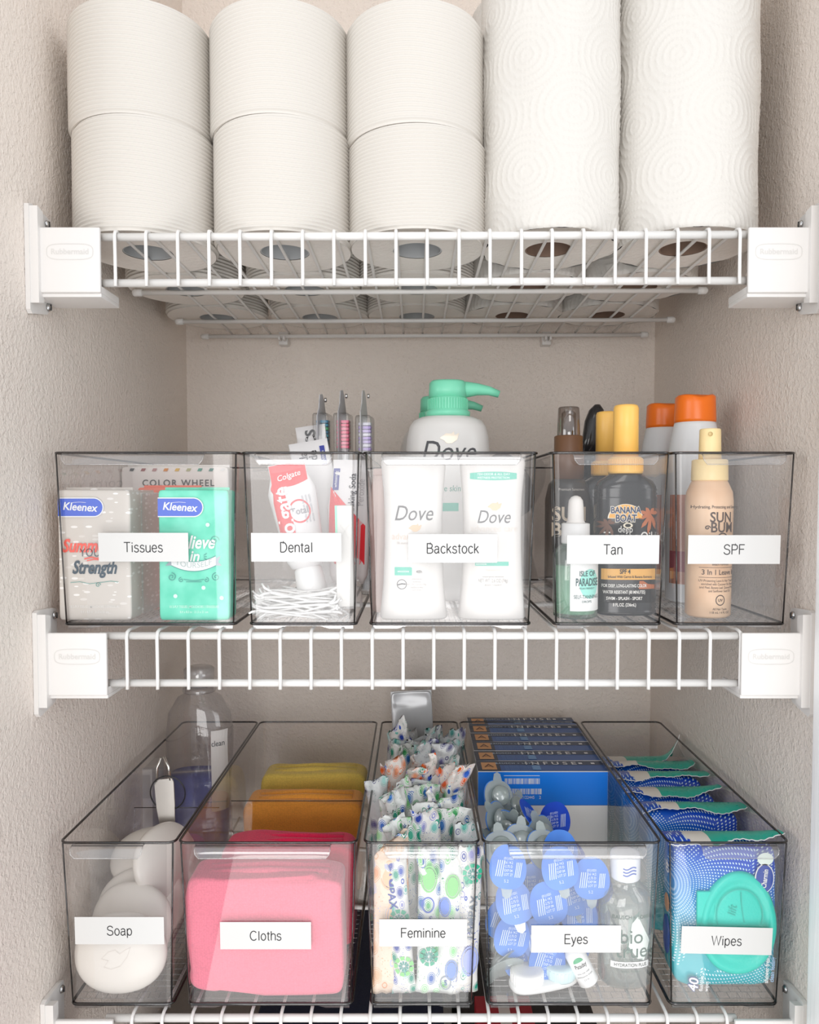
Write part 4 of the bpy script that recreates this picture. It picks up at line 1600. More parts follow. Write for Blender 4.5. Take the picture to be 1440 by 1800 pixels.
t = thing('spray_bottle', 'slim tan spray bottle with a pale yellow pump in the SPF bin', 'spray bottle', (at(1245, 1000, .035).x, .0350, FM), (0, 0, R(3)))
TANB = mat('e2ba97', .35)
k_ = at(1243, 845, .035).z - FM
secs = [(0, .0165, .0165, 2), (.002, .0188, .0188, 2), (.05, .0192, .0192, 2), (k_ - .018, .0198, .0198, 2), (k_ - .010, .0190, .0190, 2), (k_ - .002, .0155, .0155, 2), (k_ + .001, .0140, .0140, 2)]
MB().loft(secs, blotch_mat('e0b793', 'eccbab', 25), 48).obj('bottle_body', t)
m = MB()
S = surf(secs)
DB = mat('4a342a', .5)
ox = .0025
m.text(S, 'Hydrating, Protecting and Smoothing', .0036, ox, k_ - .0225, DB, sx=.80, bold=.008)
m.text(S, 'SUN', .0120, ox, k_ - .0315, DB, sx=.85, bold=.015)
m.text(S, 'BUM', .0120, ox + .001, k_ - .0400, DB, sx=.85, bold=.015)
m.line(S, spiral(ox - .0115, k_ - .0400, .002, 1.2, 1, 0), .0008, DB)
m.disc(S, ox + .001, k_ - .0490, .0050, .0050, DB, r0=.8)
m.text(S, 'Beach Formula', .0028, ox, .0462, DB, sx=.9)
m.line(S, [(x, .0434) for x in np.linspace(-.014, .0160, 12)], .0003, DB)
m.text(S, '3 In 1 Leave In', .0062, ox, .0393, DB, sx=.82, bold=.01)
m.line(S, [(x, .0350) for x in np.linspace(-.014, .0160, 12)], .0003, DB)
for i, s_ in enumerate(('UV-Protecting Leave In Hair Treatment', 'enriched with Coconut Oil, Banana', 'and Peel, Banana Leaf, Quinoa Protein', 'and Sunflower Seed Oil')):
    m.text(S, s_, .0029, ox, .0322 - i * .0029, DB, sx=.72)
m.disc(S, ox, .0158, .0042, .0046, DB, r0=.82)
m.text(S, 'UV', .0032, ox, .0156, DB, bold=.02)
m.text(S, 'All Hair Types', .0026, ox, .0082, DB, sx=.85)
m.text(S, '118 mL / 4 FL OZ', .0026, ox, .0052, DB, sx=.95)
m.obj('print', t)
PY = mat('f3d9a2', .35)
m = MB()
c_ = at(1243, 808, .035).z - FM
m.lathe([(.0150, k_), (.0153, k_ + .001), (.0148, c_ - .0008), (.0135, c_)], PY, 44)
m.obj('collar', t)
m = MB()
n_ = at(1243, 754, .035).z - FM
m.lathe([(.0095, c_), (.0092, c_ + .006), (.0088, n_ - .001), (.0080, n_)], PY, 36)
m.obj('nozzle', t)
MB().lathe([(.0019, 0), (.0019, .0006)], mat('d9bd84', .4), 16, T=T_(-.0035, -.0082, n_ - .0050, rx=R(90))).obj('spray_hole', t)

# ================================================================ Soap bin
SOAPM = mat('e6e0d8', .32, coat=.15)
SB = [(213, 1683, .0190, 7, -4), (232, 1622, .048, 20, 3), (250, 1590, .074, 24, -4), (262, 1562, .100, 24, 5), (280, 1535, .128, 20, -8)]
for i, (px, py, y, lean, roll) in enumerate(SB):
    P = at(px, py, y)
    x = min(P.x, XB(306) - .0475)
    o = thing('soap_bar', ('oval white soap bar at the front, with a bird pressed into it', 'oval white soap bar, second from the front', 'oval white soap bar, third from the front', 'oval white soap bar, fourth from the front', 'oval white soap bar furthest back in the leaning row')[i], 'soap', (x, y, max(P.z, FB + .0335)), (R(-lean), R(roll), R((0, -14, 10, -12, 16)[i])), 'oval white soap bars in the Soap bin')
    MB().sq(.0400, .0125, .0335, .92, .96, SOAPM, 56, 32).obj('bar', o)
    if i == 0:
        m = MB()
        S = lambda x, z, e: (x, -.0125 * (1 - abs(x / .04) ** 2.08 - abs(z / .0335) ** 2.08) ** .48 - e, z)
        Q = mat('ddd5cd', .4)
        m.line(S, [(-.012, .001), (-.006, .006), (0, .0075), (.004, .004), (.008, .0065), (.013, .0085), (.010, .001), (.004, -.006), (-.004, -.008), (-.010, -.006)], .0006, Q, .0002)
        m.line(S, [(-.012, .001), (-.006, -.001), (-.010, -.006)], .0005, Q, .0002)
        m.obj('pressed_bird', o)
for j, (px, py, y, rz, lab) in enumerate(((291, 1512, .092, 70, 'white soap bar standing on edge against the right side of the Soap bin'), (270, 1505, .110, 10, 'white soap bar lying highest, under the metal opener'))):
    P = at(px, py, y)
    o = thing('soap_bar', lab, 'soap', (min(P.x, XB(306) - (.0155 if j == 0 else .043)), y, P.z), (R(-22 if j == 0 else -62), 0, R(rz)), 'oval white soap bars in the Soap bin')
    MB().sq(.0400, .0125, .0335, .92, .96, SOAPM, 56, 32).obj('bar', o)

P = at(292, 1440, .150)
t = thing('bottle_opener', 'shiny metal opener on a black ring leaning above the soap bars', 'opener', (P.x, .152, P.z - .0), (R(-8), R(-6), R(0)))
m = MB()
m.prism([(-.0025, -.030), (.003, -.030), (.0075, -.012), (.0095, .012), (.0100, .036), (.0080, .040), (-.0080, .040), (-.0100, .036), (-.0095, .012), (-.0065, -.012)], -.0011, .0011, mat('d8d5d0', .22, metal=.9))
m.obj('blade', t)
m = MB()
m.tube([(-.0075, 0, .038), (-.0065, 0, .052), (-.002, .0, .062), (.0015, 0, .0625), (.0055, 0, .052), (.0065, 0, .038)], .0014, mat('dcd9d4', .2, metal=.9), 8)
m.obj('wire_loop', t)
m = MB()
m.tube([(.018 * math.cos(a) + .004, -.003 - .004 * math.sin(a), .018 * math.sin(a) + .026) for a in np.linspace(0, 2 * math.pi, 33)[:-1]], .0007, mat('2a2a2c', .3), 8, True)
m.obj('key_ring', t)

CLB = clear((.96, .96, .965), .08, .03, .02, edge=(.72, .72, .74))
P = at(357, 1440, .265)
t = thing('mouthwash_bottle', 'tall clear bottle half filled with blue liquid at the back of the Soap bin', 'bottle', (P.x - .004, .270, FB))
hh = at(357, 1172, .27).z - FB
secs = [(0, .034, .022, 2.8), (.003, .0365, .0245, 2.8), (.055, .0370, .025, 2.8), (.085, .0350, .0235, 2.6), (.115, .0385, .0255, 2.4), (.145, .0395, .026, 2.3), (.172, .0360, .0245, 2.2), (.190, .0250, .020, 2.1), (hh - .030, .0165, .0165, 2), (hh - .026, .0165, .0165, 2)]
MB().loft(secs, CLB, 48, cap1=False).obj('bottle_body', t)
liq = clear((.62, .66, .92), .05, .05, .22, edge=(.45, .50, .80), milkcol=(.20, .25, .62, 1))
MB().loft([(.0045, .034, .022, 2.8), (.055, .0355, .0235, 2.8), (.085, .0335, .022, 2.6), (.098, .0348, .0228, 2.5)], liq, 44).obj('blue_liquid', t)
m = MB()
m.lathe([(.0190, hh - .029), (.0195, hh - .027), (.0190, hh - .024), (.0165, hh - .0235)], CLB, 36)
m.lathe([(.0170, hh - .022), (.0175, hh - .002), (.0150, hh)], clear((.86, .86, .87), .14, .08, .18, edge=(.5, .5, .5)), 36)
m.obj('cap', t)
m = MB()
S = surf(secs)
m.rect(S, .0195, .0360, .060, .155, mat('dcd9d6', .4), .0004, 6, 10)
m.text(S, 'clean', .0095, .0270, .140, mat('5a5a60', .4), sx=.7, e=.0012)
m.obj('side_label', t)

t = thing('small_carton', 'small pale carton standing behind the divider, left rear of the Soap bin', 'carton', (at(245, 1400, .25).x + .012, .245, FB))
MB().box(-.012, .012, -.020, .020, 0, .118, mat('cfcac6', .5), .001).obj('carton_body', t)
m = MB()
m.rect(flat(-.020), -.010, .010, .085, .112, mat('b9b4b0', .5), .0003)
m.obj('print', t)


# ================================================================ Cloths bin
def cloth(label, px0, px1, top, y, th, col, seed, zb=FB, hang=None):
    A, B = at(px0, top + 30, y), at(px1, top + 30, y)
    w_ = (B.x - A.x)
    h_ = at(px0, top, y).z - zb
    t = thing('folded_cloth', label, 'cloth', ((A.x + B.x) / 2, y, zb), group='folded knit cloths in the Cloths bin')

    def D(v):
        n1 = noise.noise(Vector((v.x * 16 + seed * 7, v.y * 20, v.z * 16)))
        n2 = noise.noise(Vector((v.x * 45 + seed * 3, v.y * 40, v.z * 45)))
        y_ = v.y + (.0045 * n1 + .0016 * n2) * (1 if v.y < 0 else .6)
        if hang:
            y_ += hang(v)
        z_ = v.z + .0035 * noise.noise(Vector((v.x * 18 + seed, 0, 4))) * (v.z > 0)
        if hang:
            z_ += .010 * max(0, .5 - (v.x + w_ / 2) / w_) * (v.z < 0) * min(1, -v.z / (h_ / 2) * 1.2)
            z_ -= .006 * max(0, v.x / w_ + .1) * (v.z > 0) * (v.z / h_)
        x_ = v.x + .003 * noise.noise(Vector((seed, v.y * 10, v.z * 22)))
        return Vector((x_, y_, max(z_ + h_ / 2, 0)))
    K = knit(col)
    m = MB()
    m.sq(w_ / 2, th / 2, h_ / 2, (.12 if hang else .20), (.16 if hang else .20), K, 140, 90, D)
    m.obj('outer_fold', t)
    # inner fold edges showing along the top and right side
    m = MB()
    for k in range(2):
        yy = -th * .10 + k * th * .26
        m.tube([(-w_ * .38, yy, h_ - .004), (0, yy, h_ - .0015), (w_ * .40, yy, h_ - .003)], th * .11, K, 10)
    m.obj('fold_edge', t)
    return t


def crease(v):
    d = 0
    if v.y < 0:
        q = v.z - (.020 + (v.x - .005) * .9)
        d += .0050 * math.exp(-(q / .004) ** 2) * (1 if v.x > -.03 else 0)
        r = math.hypot((v.x + .050) / .022, (v.z + .040) / .018)
        d += .006 * math.exp(-((r - 1) / .25) ** 2)
    return d


cloth('pink knit cloth folded at the front of the Cloths bin', 338, 606, 1525, .0285, .040, 'f0788f', 1, hang=crease)
cloth('crimson knit cloth behind the pink one', 394, 626, 1474, .098, .040, 'ea1850', 2)
cloth('orange knit cloth in the middle of the Cloths bin', 434, 640, 1397, .195, .046, 'ffab42', 3)
cloth('mustard yellow knit cloth at the back of the Cloths bin', 464, 646, 1350, .275, .046, 'f6d668', 4)

# ================================================================ Feminine bin
FILMS = [wrapper_mat('dcdedb', ['3f9e5c', '86cf8a', '2f6fb4', '2f5fb0', '1d8a70', '9fd6a0'], 130, 1),
         wrapper_mat('dedcd8', ['2a4fb0', '1a8f78', '6fb8b0', '27409a', '8d8ec6'], 150, 2),
         wrapper_mat('e4cdb8', ['dba87e', 'dd9a70', 'e0b48e', 'b4b9da'], 110, 3),
         wrapper_mat('e2dad4', ['ee6a2a', 'f0874a', '2d5fc0', 'e8612a', '3a8f78', 'f2a07a'], 130, 4),
         wrapper_mat('cccfcf', ['3d8f86', '6c6a96', '55a89a', '55557c', '8fbfb8'], 140, 5)]


def wrap_mesh(v, film, wide=1.0, L_=.125):
    a0 = .0097 * wide
    r_ = random.Random(v * 7 + int(wide * 10))
    f = [r_.uniform(-.004, .004) for _ in range(6)]
    tw = r_.uniform(.2, .9)
    secs = []
    zs = list(np.linspace(0, .012, 4)) + list(np.linspace(.016, L_ - .026, 10)) + list(np.linspace(L_ - .020, L_, 8))
    for z in zs:
        e0, e1 = min(1, z / .014), min(1, (L_ - z) / .022)
        b = .0009 + (.0062 - .0009) * math.sin(e0 * math.pi / 2) * math.sin(e1 * math.pi / 2)
        a = a0 * (1 + .16 * (1 - e0) + .32 * (1 - e1) ** 1.2)
        secs.append((z, a, b, 2.2, f[0] * (1 - e1), f[1] * (1 - e1) * 1.5))

    def D(P):
        x, y, z = P
        top = max(0, (z - (L_ - .030)) / .030)
        bot = max(0, (.014 - z) / .014)
        k = top + bot * .5
        n1 = noise.noise(Vector((x * 130 + v * 5, y * 60, z * 90)))
        n2 = noise.noise(Vector((x * 60, y * 60 + v * 9, z * 130 + 3)))
        n3 = noise.noise(Vector((x * 200 + v, z * 200, 1)))
        a = tw * top
        y += (.006 * n1 + .0025 * n3) * k + .0008 * n2
        z += .0050 * n2 * top + .0016 * math.sin(x * 900) * (top > .93)
        x2 = x * math.cos(a) - y * math.sin(a)
        y2 = x * math.sin(a) + y * math.cos(a)
        return (x2, y2, max(z, 0))
    m = MB()
    m.loft(secs, film, 32, disp=D)
    return m.mesh('wrapped_tampon')


random.seed(11)
meshes = {(f, v): wrap_mesh(v + 4 * f, FILMS[f]) for f in range(5) for v in range(3)}
pad = wrap_mesh(31, FILMS[2], 1.55, .135)
xa, xb = XB(642) + .006, XB(841) - .006


def wrapped(me_, px, y, zb, rot, lab, text=None, size=(.0105, .0062, .125)):
    o = bpy.data.objects.new('wrapped_tampon', me_)
    C.objects.link(o)
    o.location = (px, y, zb)
    o.rotation_euler = rot
    tag(o, lab, 'tampon', 'wrapped tampons in the Feminine bin')
    if text:
        m = MB()
        S = lambda x, z, e: (x, -.0064 - e + .35 * x * x / .0105 * .6, z)
        for (s_, sz, x, z, mt, a) in text:
            if s_ == 'ring':
                m.disc(S, x, z, sz, sz * 1.25, mt, .0004, 24, r0=.82)
            elif s_ == 'wheel':
                for k in range(9):
                    a0 = 40 * k
                    m.disc(S, x, z, sz, sz, mt, .0004, 5, a0, a0 + 30, r0=.62)
                    m.disc(S, x, z, sz * .5, sz * .5, TEALD, .0004, 4, a0, a0 + 24, r0=.3)
            elif s_ == 'leaf':
                m.disc(S, x, z, sz, sz * 1.7, mt, .0004, 20, r0=.0)
                m.disc(S, x, z, sz * 1.3, sz * 2.1, mt, .0004, 24, r0=.88)
            else:
                m.text(S, s_, sz, x, z, mt, e=.0005, ang=a, bold=.01)
        m.obj('print', o)
    return o


NV = mat('27409a', .45)
SG = mat('8a93a0', .45)
GRN = mat('7cc877', .45)
xs = [at(p, 1650, .016).x for p in (673, 712, 752, 785, 820)]
wrapped(pad, xa - .006 + .0205, .0165, FB, (R(-1), R(.5), R(6)), 'peach patterned wrapper at the front left corner of the Feminine bin', [('leaf', .006, -.002, .105, mat('efb894', .5), 0), ('leaf', .006, .003, .07, mat('eec6a4', .5), 0)])
wrapped(meshes[1, 0], xs[1], .0130, FB + .002, (R(-2), R(-5), R(-6)), 'front wrapper with dark blue letters beside the peach one', [('TAMPAX', .0098, -.0045, .094, NV, R(-84)), ('wheel', .0085, .0015, .066, mat('23a07e', .4), 0), ('wheel', .0085, .002, .026, GRN, 0)])
wrapped(meshes[0, 1], xs[2], .0120, FB + .003, (R(-2), R(1), R(4)), 'front centre wrapper with green leaf outlines', [('leaf', .0055, -.001, .100, GRN, 0), ('ring', .0055, -.0015, .078, mat('3358b8', .4), 0), ('S', .0065, .001, .066, NV, 0), ('wheel', .008, 0, .034, mat('23a07e', .4), 0)])
wrapped(meshes[0, 2], xs[3], .0135, FB + .001, (R(-1), R(2), R(-5)), 'front wrapper with a small circled S near its foot', [('leaf', .0050, .002, .096, GRN, 0), ('leaf', .0040, -.004, .078, mat('5f82d6', .4), 0), ('S', .0062, -.001, .013, NV, 0), ('ring', .0048, -.001, .013, SG, 0), ('leaf', .0042, .0035, .024, mat('6f8fd0', .4), 0)])
wrapped(meshes[1, 1], xs[4] - .001, .0125, FB + .003, (R(-2), R(3), R(10)), 'front right wrapper with grey letters running upward', [('wheel', .0085, 0, .104, mat('1fae86', .4), 0), ('TAMPAX', .0098, .001, .066, SG, R(84)), ('leaf', .0060, .001, .030, mat('9aa6dc', .4), 0)])
rows = [(.040, 0, 4), (.062, 0, 4), (.083, 0, 4), (.103, 0, 4), (.124, 3, 4), (.146, 3, 4), (.168, 3, 4), (.190, 4, 4), (.212, 4, 4), (.234, 4, 4), (.255, 4, 4)]
rname = ['second', 'third', 'fourth', 'fifth', 'sixth', 'seventh', 'eighth', 'ninth', 'tenth', 'eleventh', 'rearmost']
kname = {0: 'green and blue', 1: 'blue and teal', 3: 'orange and blue', 4: 'grey and teal', 2: 'peach'}
pname = ['at the left side', 'left of the middle', 'right of the middle', 'at the right side']
for i, (y, f, n) in enumerate(rows):
    for k in range(n):
        ff = f if random.random() < .75 else random.choice([0, 1, 4] if f != 3 else [3, 1, 4])
        x = xa + .009 + (xb - xa - .018) * k / (n - 1)
        zb = FB + .014 + .012 * min(1, i / 5) + random.uniform(-.003, .008)
        wrapped(meshes[ff, random.randrange(3)], x, y + random.uniform(-.002, .002), zb, (R(random.uniform(-4, 10)), R(random.uniform(-5, 5)), R(random.uniform(-25, 25)) + (math.pi if random.random() < .5 else 0)), '%s wrapper, %s row of the Feminine bin, %s' % (kname[ff], rname[i], pname[k]))
# loose ones lying across the top
random.seed(4)
top = [(690, 1450, .045, 0), (745, 1455, .050, 0), (800, 1420, .070, 1), (705, 1400, .090, 0), (770, 1395, .095, 0), (680, 1360, .115, 3), (735, 1350, .120, 3), (795, 1345, .125, 3), (720, 1310, .165, 4), (780, 1318, .160, 4), (700, 1290, .215, 4), (790, 1282, .225, 1)]
adj = ['foremost left', 'foremost middle', 'right, by the rim', 'left, second layer', 'centre, second layer', 'orange at the left rim', 'orange in the centre', 'orange at the right rim', 'centre left, far half', 'centre right, far half', 'rear left', 'rear right corner']
for i, (px, py, y, f) in enumerate(top):
    P = at(px, py, y)
    me_ = meshes[f, i % 3]
    rx_, ry_ = R(random.uniform(8, 32)), R(random.uniform(14, 34)) * (1 if P.x < 0 else -1) * (1 if i % 3 else -1)
    rot = (rx_, ry_, R(random.uniform(-40, 40)))
    from mathutils import Euler
    d = Euler(rot).to_matrix() @ Vector((0, 0, .125))
    P.z += .004
    B = P - d
    B.x = min(max(B.x, xa + .012), xb - .012)
    wrapped(me_, B.x, B.y, max(B.z, FB + .02), rot, 'crumpled wrapper lying loose on top of the heap, ' + adj[i])

t = thing('grey_pouch', 'shiny grey foil pouch standing up at the back of the Feminine bin', 'pouch', (at(735, 1290, .295).x, .292, FB + .02), (R(-3), R(-3), 0))
hz = at(735, 1217, .295).z - FB - .02


def PD(v):
    d = .004 * noise.noise(Vector((v.x * 40, 3, v.z * 30))) + .003 * abs(noise.noise(Vector((v.x * 30 + 8, 1, v.z * 45))))
    edge = min(1, (0.5 * .050 - abs(v.x)) / .006)
    return Vector((v.x, v.y * .9 + (d if abs(v.y) > .001 else 0) * max(0, edge), v.z + hz / 2))


MB().sq(.0250, .0055, hz / 2, .12, .15, mat('c3c4c6', .22, metal=.15), 60, 60, PD).obj('pouch_body', t)
MB().box(-.0252, .0252, -.0008, .0008, hz - .008, hz + .001, mat('c9cacb', .25), .0004).obj('heat_seal', t)

# ================================================================ Eyes bin
NAVYB = mat('0c2440', .35)
BOXB = mat('0a7dea', .3)
BOXW = mat('f1eeea', .4)
COP = mat('e3a468', .4)
LB2 = mat('6f9fd2', .4)
ex0, ex1 = XB(851) + .007, XB(1161) - .007
zt_ = at(960, 1356, .172).z - FB
bw = .1385
proto = None
for i in range(6):
    y = .172 + i * .0325
    P = at(840, 1356, .172)
    lab = 'blue and white lens carton, ' + ('foremost of the row of six', 'second of the row of six', 'third of the row of six', 'fourth of the row of six', 'fifth of the row of six', 'rearmost of the row of six')[i]
    loc = (P.x + bw / 2 + .0003 * i, y, FB)
    rot = (R(0), 0, R((0, .4, -.4, .3, -.3, .2)[i]))
    if proto is None:
        proto = thing('lens_carton', lab, 'carton', loc, rot, 'lens cartons standing in the Eyes bin')
        MB().box(-bw / 2, bw / 2, 0, .0315, 0, zt_, BOXW, .0008).obj('carton_body', proto)
        m = MB()
        S = flat(0)
        m.rect(S, -bw / 2 + .0004, bw / 2 - .0004, zt_ - .036, zt_ - .0006, BOXB, .0002)
        m.rect(S, -bw / 2 + .0004, bw / 2 - .0004, zt_ - .0366, zt_ - .036, mat('0a4fb4', .3), .0002)
        rnd = random.Random(3)
        for zc, x0, x1 in ((-.0105, -.0405, -.0035), (-.0215, -.0405, -.0015)):
            m.rect(S, x0, x1, zt_ + zc - .003, zt_ + zc + .003, PURE, .0003)
            x = x0 + .001
            while x < x1 - .001:
                w_ = rnd.choice((.0003, .0005, .0008))
                m.rect(S, x, x + w_, zt_ + zc - .003, zt_ + zc + .003, BOXB, .0005, 1, 1)
                x += w_ + rnd.choice((.0005, .0008, .0012))
        m.rect(S, -.0415, -.0035, zt_ - .0048, zt_ - .0042, PURE, .0003)
        m.text(S, '6527122445', .0046, -.019, zt_ - .0280, PURE, sx=.9, e=.0003)
        m.text(S, '2', .0046, -.003, zt_ - .0280, PURE, e=.0003)
        m.obj('front_print', proto)
        m = MB()
        S = lambda x, z, e: (x, .0315 - z, zt_ + e)       # the top flap; z runs towards the viewer
        m.rect(S, -bw / 2 + .0005, bw / 2 - .0005, .0005, .031, mat('0d55a0', .3), .0002)
        m.rect(S, -bw / 2 + .0005, bw / 2 - .0005, .0005, .0130, mat('0b2f55', .3), .0003)
        m.rect(S, -bw / 2 + .0005, -.0440, .0005, .031, NAVYB, .0004)
        m.rect(S, -.0640, -.0480, .0060, .0275, COP, .0006)
        F2 = lambda x, z, e: (x, .0315 - z, zt_ + e)
        m.line(F2, [(-.0605, .0210), (-.0560, .0120), (-.0515, .0210)][::1], .0016, mat('6b3c1e', .4), .0008)
        m.line(F2, [(-.0590, .0180), (-.0530, .0180)], .0012, mat('6b3c1e', .4), .0008)
        G_ = lambda x, z, e: (x, .0315 - (.0170 - (z - .0) * 1.0) - 0, zt_ + e)
        T1 = lambda x, z, e: (x, .0315 - (.0090 - z), zt_ + e)
        m.text(T1, 'INFUSE', .0115, .012, 0, PURE, sx=1.05, e=.0006, space=1.6, bold=.02)
        m.text(T1, 'BAUSCH + LOMB', .0058, -.0265, 0, mat('b9c9da', .4), sx=.85, e=.0006, space=1.2, bold=.02)
        for x in (.0445, .0580):
            m.rect(S, x - .002, x + .002, .0065, .0110, PURE, .0006)
        for k in range(3):
            m.text(lambda x, z, e: (x, .0315 - (.0175 + .0050 * k - z), zt_ + e), 'daily disposable contact lenses', .0040, -.0240, 0, LB2, sx=.62, e=.0006)
        m.rect(S, -.0100, -.0010, .0150, .0285, LB2, .0006)
        m.obj('top_print', proto)
    else:
        dup(proto, loc, rot, lab)

FOIL = blotch_mat('3674d2', '4f8ce2', 30)
CUP = clear((.80, .86, .84), .14, .12, .38, edge=(.5, .58, .57), milkcol=(.66, .74, .73, 1))
DKF = blotch_mat('0e3fc0', '1a56d8', 30)


def blister_mesh(film, printed=True):
    "foil lid in the local xz plane facing -y, domed cup behind"
    f = MB()
    S = flat(0)
    pts = [(.0162 * math.copysign(abs(math.cos(a)) ** .8, math.cos(a)), (.0178 + .002 * math.sin(a)) * math.sin(a)) for a in np.linspace(0, 2 * math.pi, 37)[:-1]]
    f.prism(pts, 0, .0006, film)
    p = MB()
    W_ = mat('d9e8fb', .4)
    for k in range(4):
        p.line(S, [(-.0105 + k * .0018, -.006), (-.0085 + k * .0018, .007)], .0007, W_, .0003)
        p.line(S, [(.0062 + k * .0014, -.006), (.0078 + k * .0014, .006)], .0006, W_, .0003)
    for k, s_ in enumerate(('(01)1031', '8.6 14.2', '-2.75 D', 'EXP 04', 'LOT 27')):
        p.text(S, s_, .0030, .0004, .0085 - k * .0032, W_, sx=.8, e=.0003, bold=.01)
    p.text(S, '5.2', .0034, -.001, -.0095, W_, e=.0003)
    c = MB()
    c.sq(.0098, .0050, .0098, 1, 1, CUP, 24, 12, T=T_(0, .0062, 0))
    c.prism([(x * .96, z * .96) for x, z in pts], .0007, .0014, CUP)
    c.prism([(-.0050, -.015), (-.0035, -.0215), (0, -.0235), (.0035, -.0215), (.0050, -.015)], .0007, .0014, CUP)
    return f.mesh('foil_lid'), p.mesh('print'), c.mesh('lens_cup')


BLA, BLD = blister_mesh(FOIL), blister_mesh(DKF)


def blister(px, py, y, rot, lab, dark=False, dz=0):
    P = at(px, py, y)
    P.x = min(max(P.x, ex0 + .014), ex1 - .014)
    P.z = max(P.z, FB + .018)
    t = thing('lens_blister', lab, 'contact lens', P, rot, 'contact lens blisters heaped in the Eyes bin')
    for nm, me_ in zip(('foil_lid', 'print', 'lens_cup'), BLD if dark else BLA):
        o = bpy.data.objects.new(nm, me_)
        C.objects.link(o)
        o.parent = t
    return t


random.seed(21)
grid = [(893, 1528, 'top left'), (985, 1530, 'top centre'), (1040, 1548, 'top right'), (905, 1590, 'second tier left'), (965, 1592, 'second tier centre'), (1018, 1610, 'second tier right'),
        (900, 1650, 'third tier left'), (950, 1655, 'third tier centre'), (1005, 1665, 'third tier right'), (915, 1695, 'lowest tier left'), (962, 1700, 'lowest tier right'), (935, 1560, 'between the first two tiers, left'), (1010, 1575, 'between the first two tiers, right'), (935, 1622, 'between the second and third tiers'), (875, 1620, 'against the left corner'), (985, 1640, 'between the third-tier pair')]
for i, (px, py, w_) in enumerate(grid):
    blister(px, py, .018 + (.012 if i in (2, 5, 8) else 0) + .006 * (i % 2) + (.010 if i > 5 else 0) - (0 if i < 11 else -.012), (R(random.uniform(-22, -8)), R(random.uniform(-16, 16)), R(random.uniform(-10, 10))), 'blue foil lens blister facing the front panel, ' + w_)
for i, (px, py, y, w_) in enumerate([(1045, 1560, .055, 'near the clear solution bottle'), (1040, 1620, .06, 'behind the solution bottle'), (985, 1560, .06, 'deep in the heap'), (900, 1620, .065, 'against the left wall'), (940, 1680, .07, 'low in the heap')]):
    blister(px, py, y, (R(-15), R(random.uniform(-30, 30)), R(random.uniform(-20, 20))), 'dark blue foil lens blister, ' + w_, True)
# the ones that crown the heap, cups up
for i, (px, py, y, rx, ry, rz, dk, w_) in enumerate([
        (876, 1400, .125, 150, 10, 20, 0, 'pale cup standing highest at the left'), (868, 1440, .100, 160, -30, 60, 0, 'pale cup leaning on the left wall'),
        (898, 1450, .095, 200, 24, -30, 0, 'pale cup left of the dark blue lids'), (935, 1435, .100, -60, 40, 30, 1, 'dark blue lid facing up, left of the two'),
        (975, 1445, .105, -40, -20, -25, 1, 'dark blue lid facing up, right of the two'), (915, 1480, .070, 150, 12, 10, 0, 'pale cup just behind the front rim, centre'),
        (880, 1492, .055, 140, -8, 0, 0, 'pale cup just behind the front rim, left'), (955, 1490, .060, 145, 5, 15, 0, 'pale cup just behind the front rim, right'),
        (1000, 1492, .075, -70, 15, 20, 1, 'dark blue lid lying lowest at the right'), (905, 1420, .130, 120, 40, 0, 0, 'pale cup behind the highest one'),
        (860, 1475, .080, 110, 0, 80, 0, 'pale cup wedged at the left wall'), (950, 1465, .085, 165, -15, 40, 0, 'pale cup between the dark blue lids'),
        (985, 1500, .045, -20, 5, 5, 0, 'pale cup behind the rim, beside the solution bottle')]):
    blister(px, py, y, (R(rx), R(ry), R(rz)), 'loose lens blister, ' + w_, bool(dk))
# bare empty cups at lower left
for i, (px, py, y, rx, rz, w_) in enumerate([(882, 1700, .030, 30, 50, 'empty clear blister cup on edge at the lower left'), (872, 1660, .045, 10, 70, 'empty clear blister cup leaning on the left wall, half way down'), (875, 1735, .028, 40, 35, 'empty clear blister cup lowest at the left')]):
    P = at(px, py, y)
    t = thing('lens_blister', w_, 'contact lens', (max(P.x, ex0 + .014), y, max(P.z, FB + .012)), (R(rx), R(25), R(rz)), 'empty clear blister cups in the Eyes bin')
    o = bpy.data.objects.new('lens_cup', BLA[2])
    C.objects.link(o)
    o.parent = t

# lens case
t = thing('contact_lens_case', 'two-well contact lens case with one white and one pale aqua screw lid', 'lens case', (at(956, 1745, .026).x, .028, FB), (0, 0, R(16)))
m = MB()
m.loft([(0, .030, .0120, 3), (.0012, .0312, .0130, 3), (.0050, .0312, .0130, 3), (.0062, .030, .0120, 3)], mat('f3f4f2', .3), 40)
m.obj('case_base', t)
for sx, col, lab in ((-1, 'f4f4f2', 'white ridged lid'), (1, 'cfe6e8', 'pale aqua ridged lid')):
    m = MB()
    mt = mat(col, .35)
    m.lathe([(.0138, .0050), (.0142, .006), (.0142, .0145), (.0130, .0160), (.0095, .0162)], mt, 36)
    for k in range(26):
        m.box(.0138, .01465, -.0006, .0006, .0065, .0140, mt, T=T_(rz=2 * math.pi * k / 26))
    m.obj('screw_lid', t, (sx * .0158, 0, 0), label=lab)

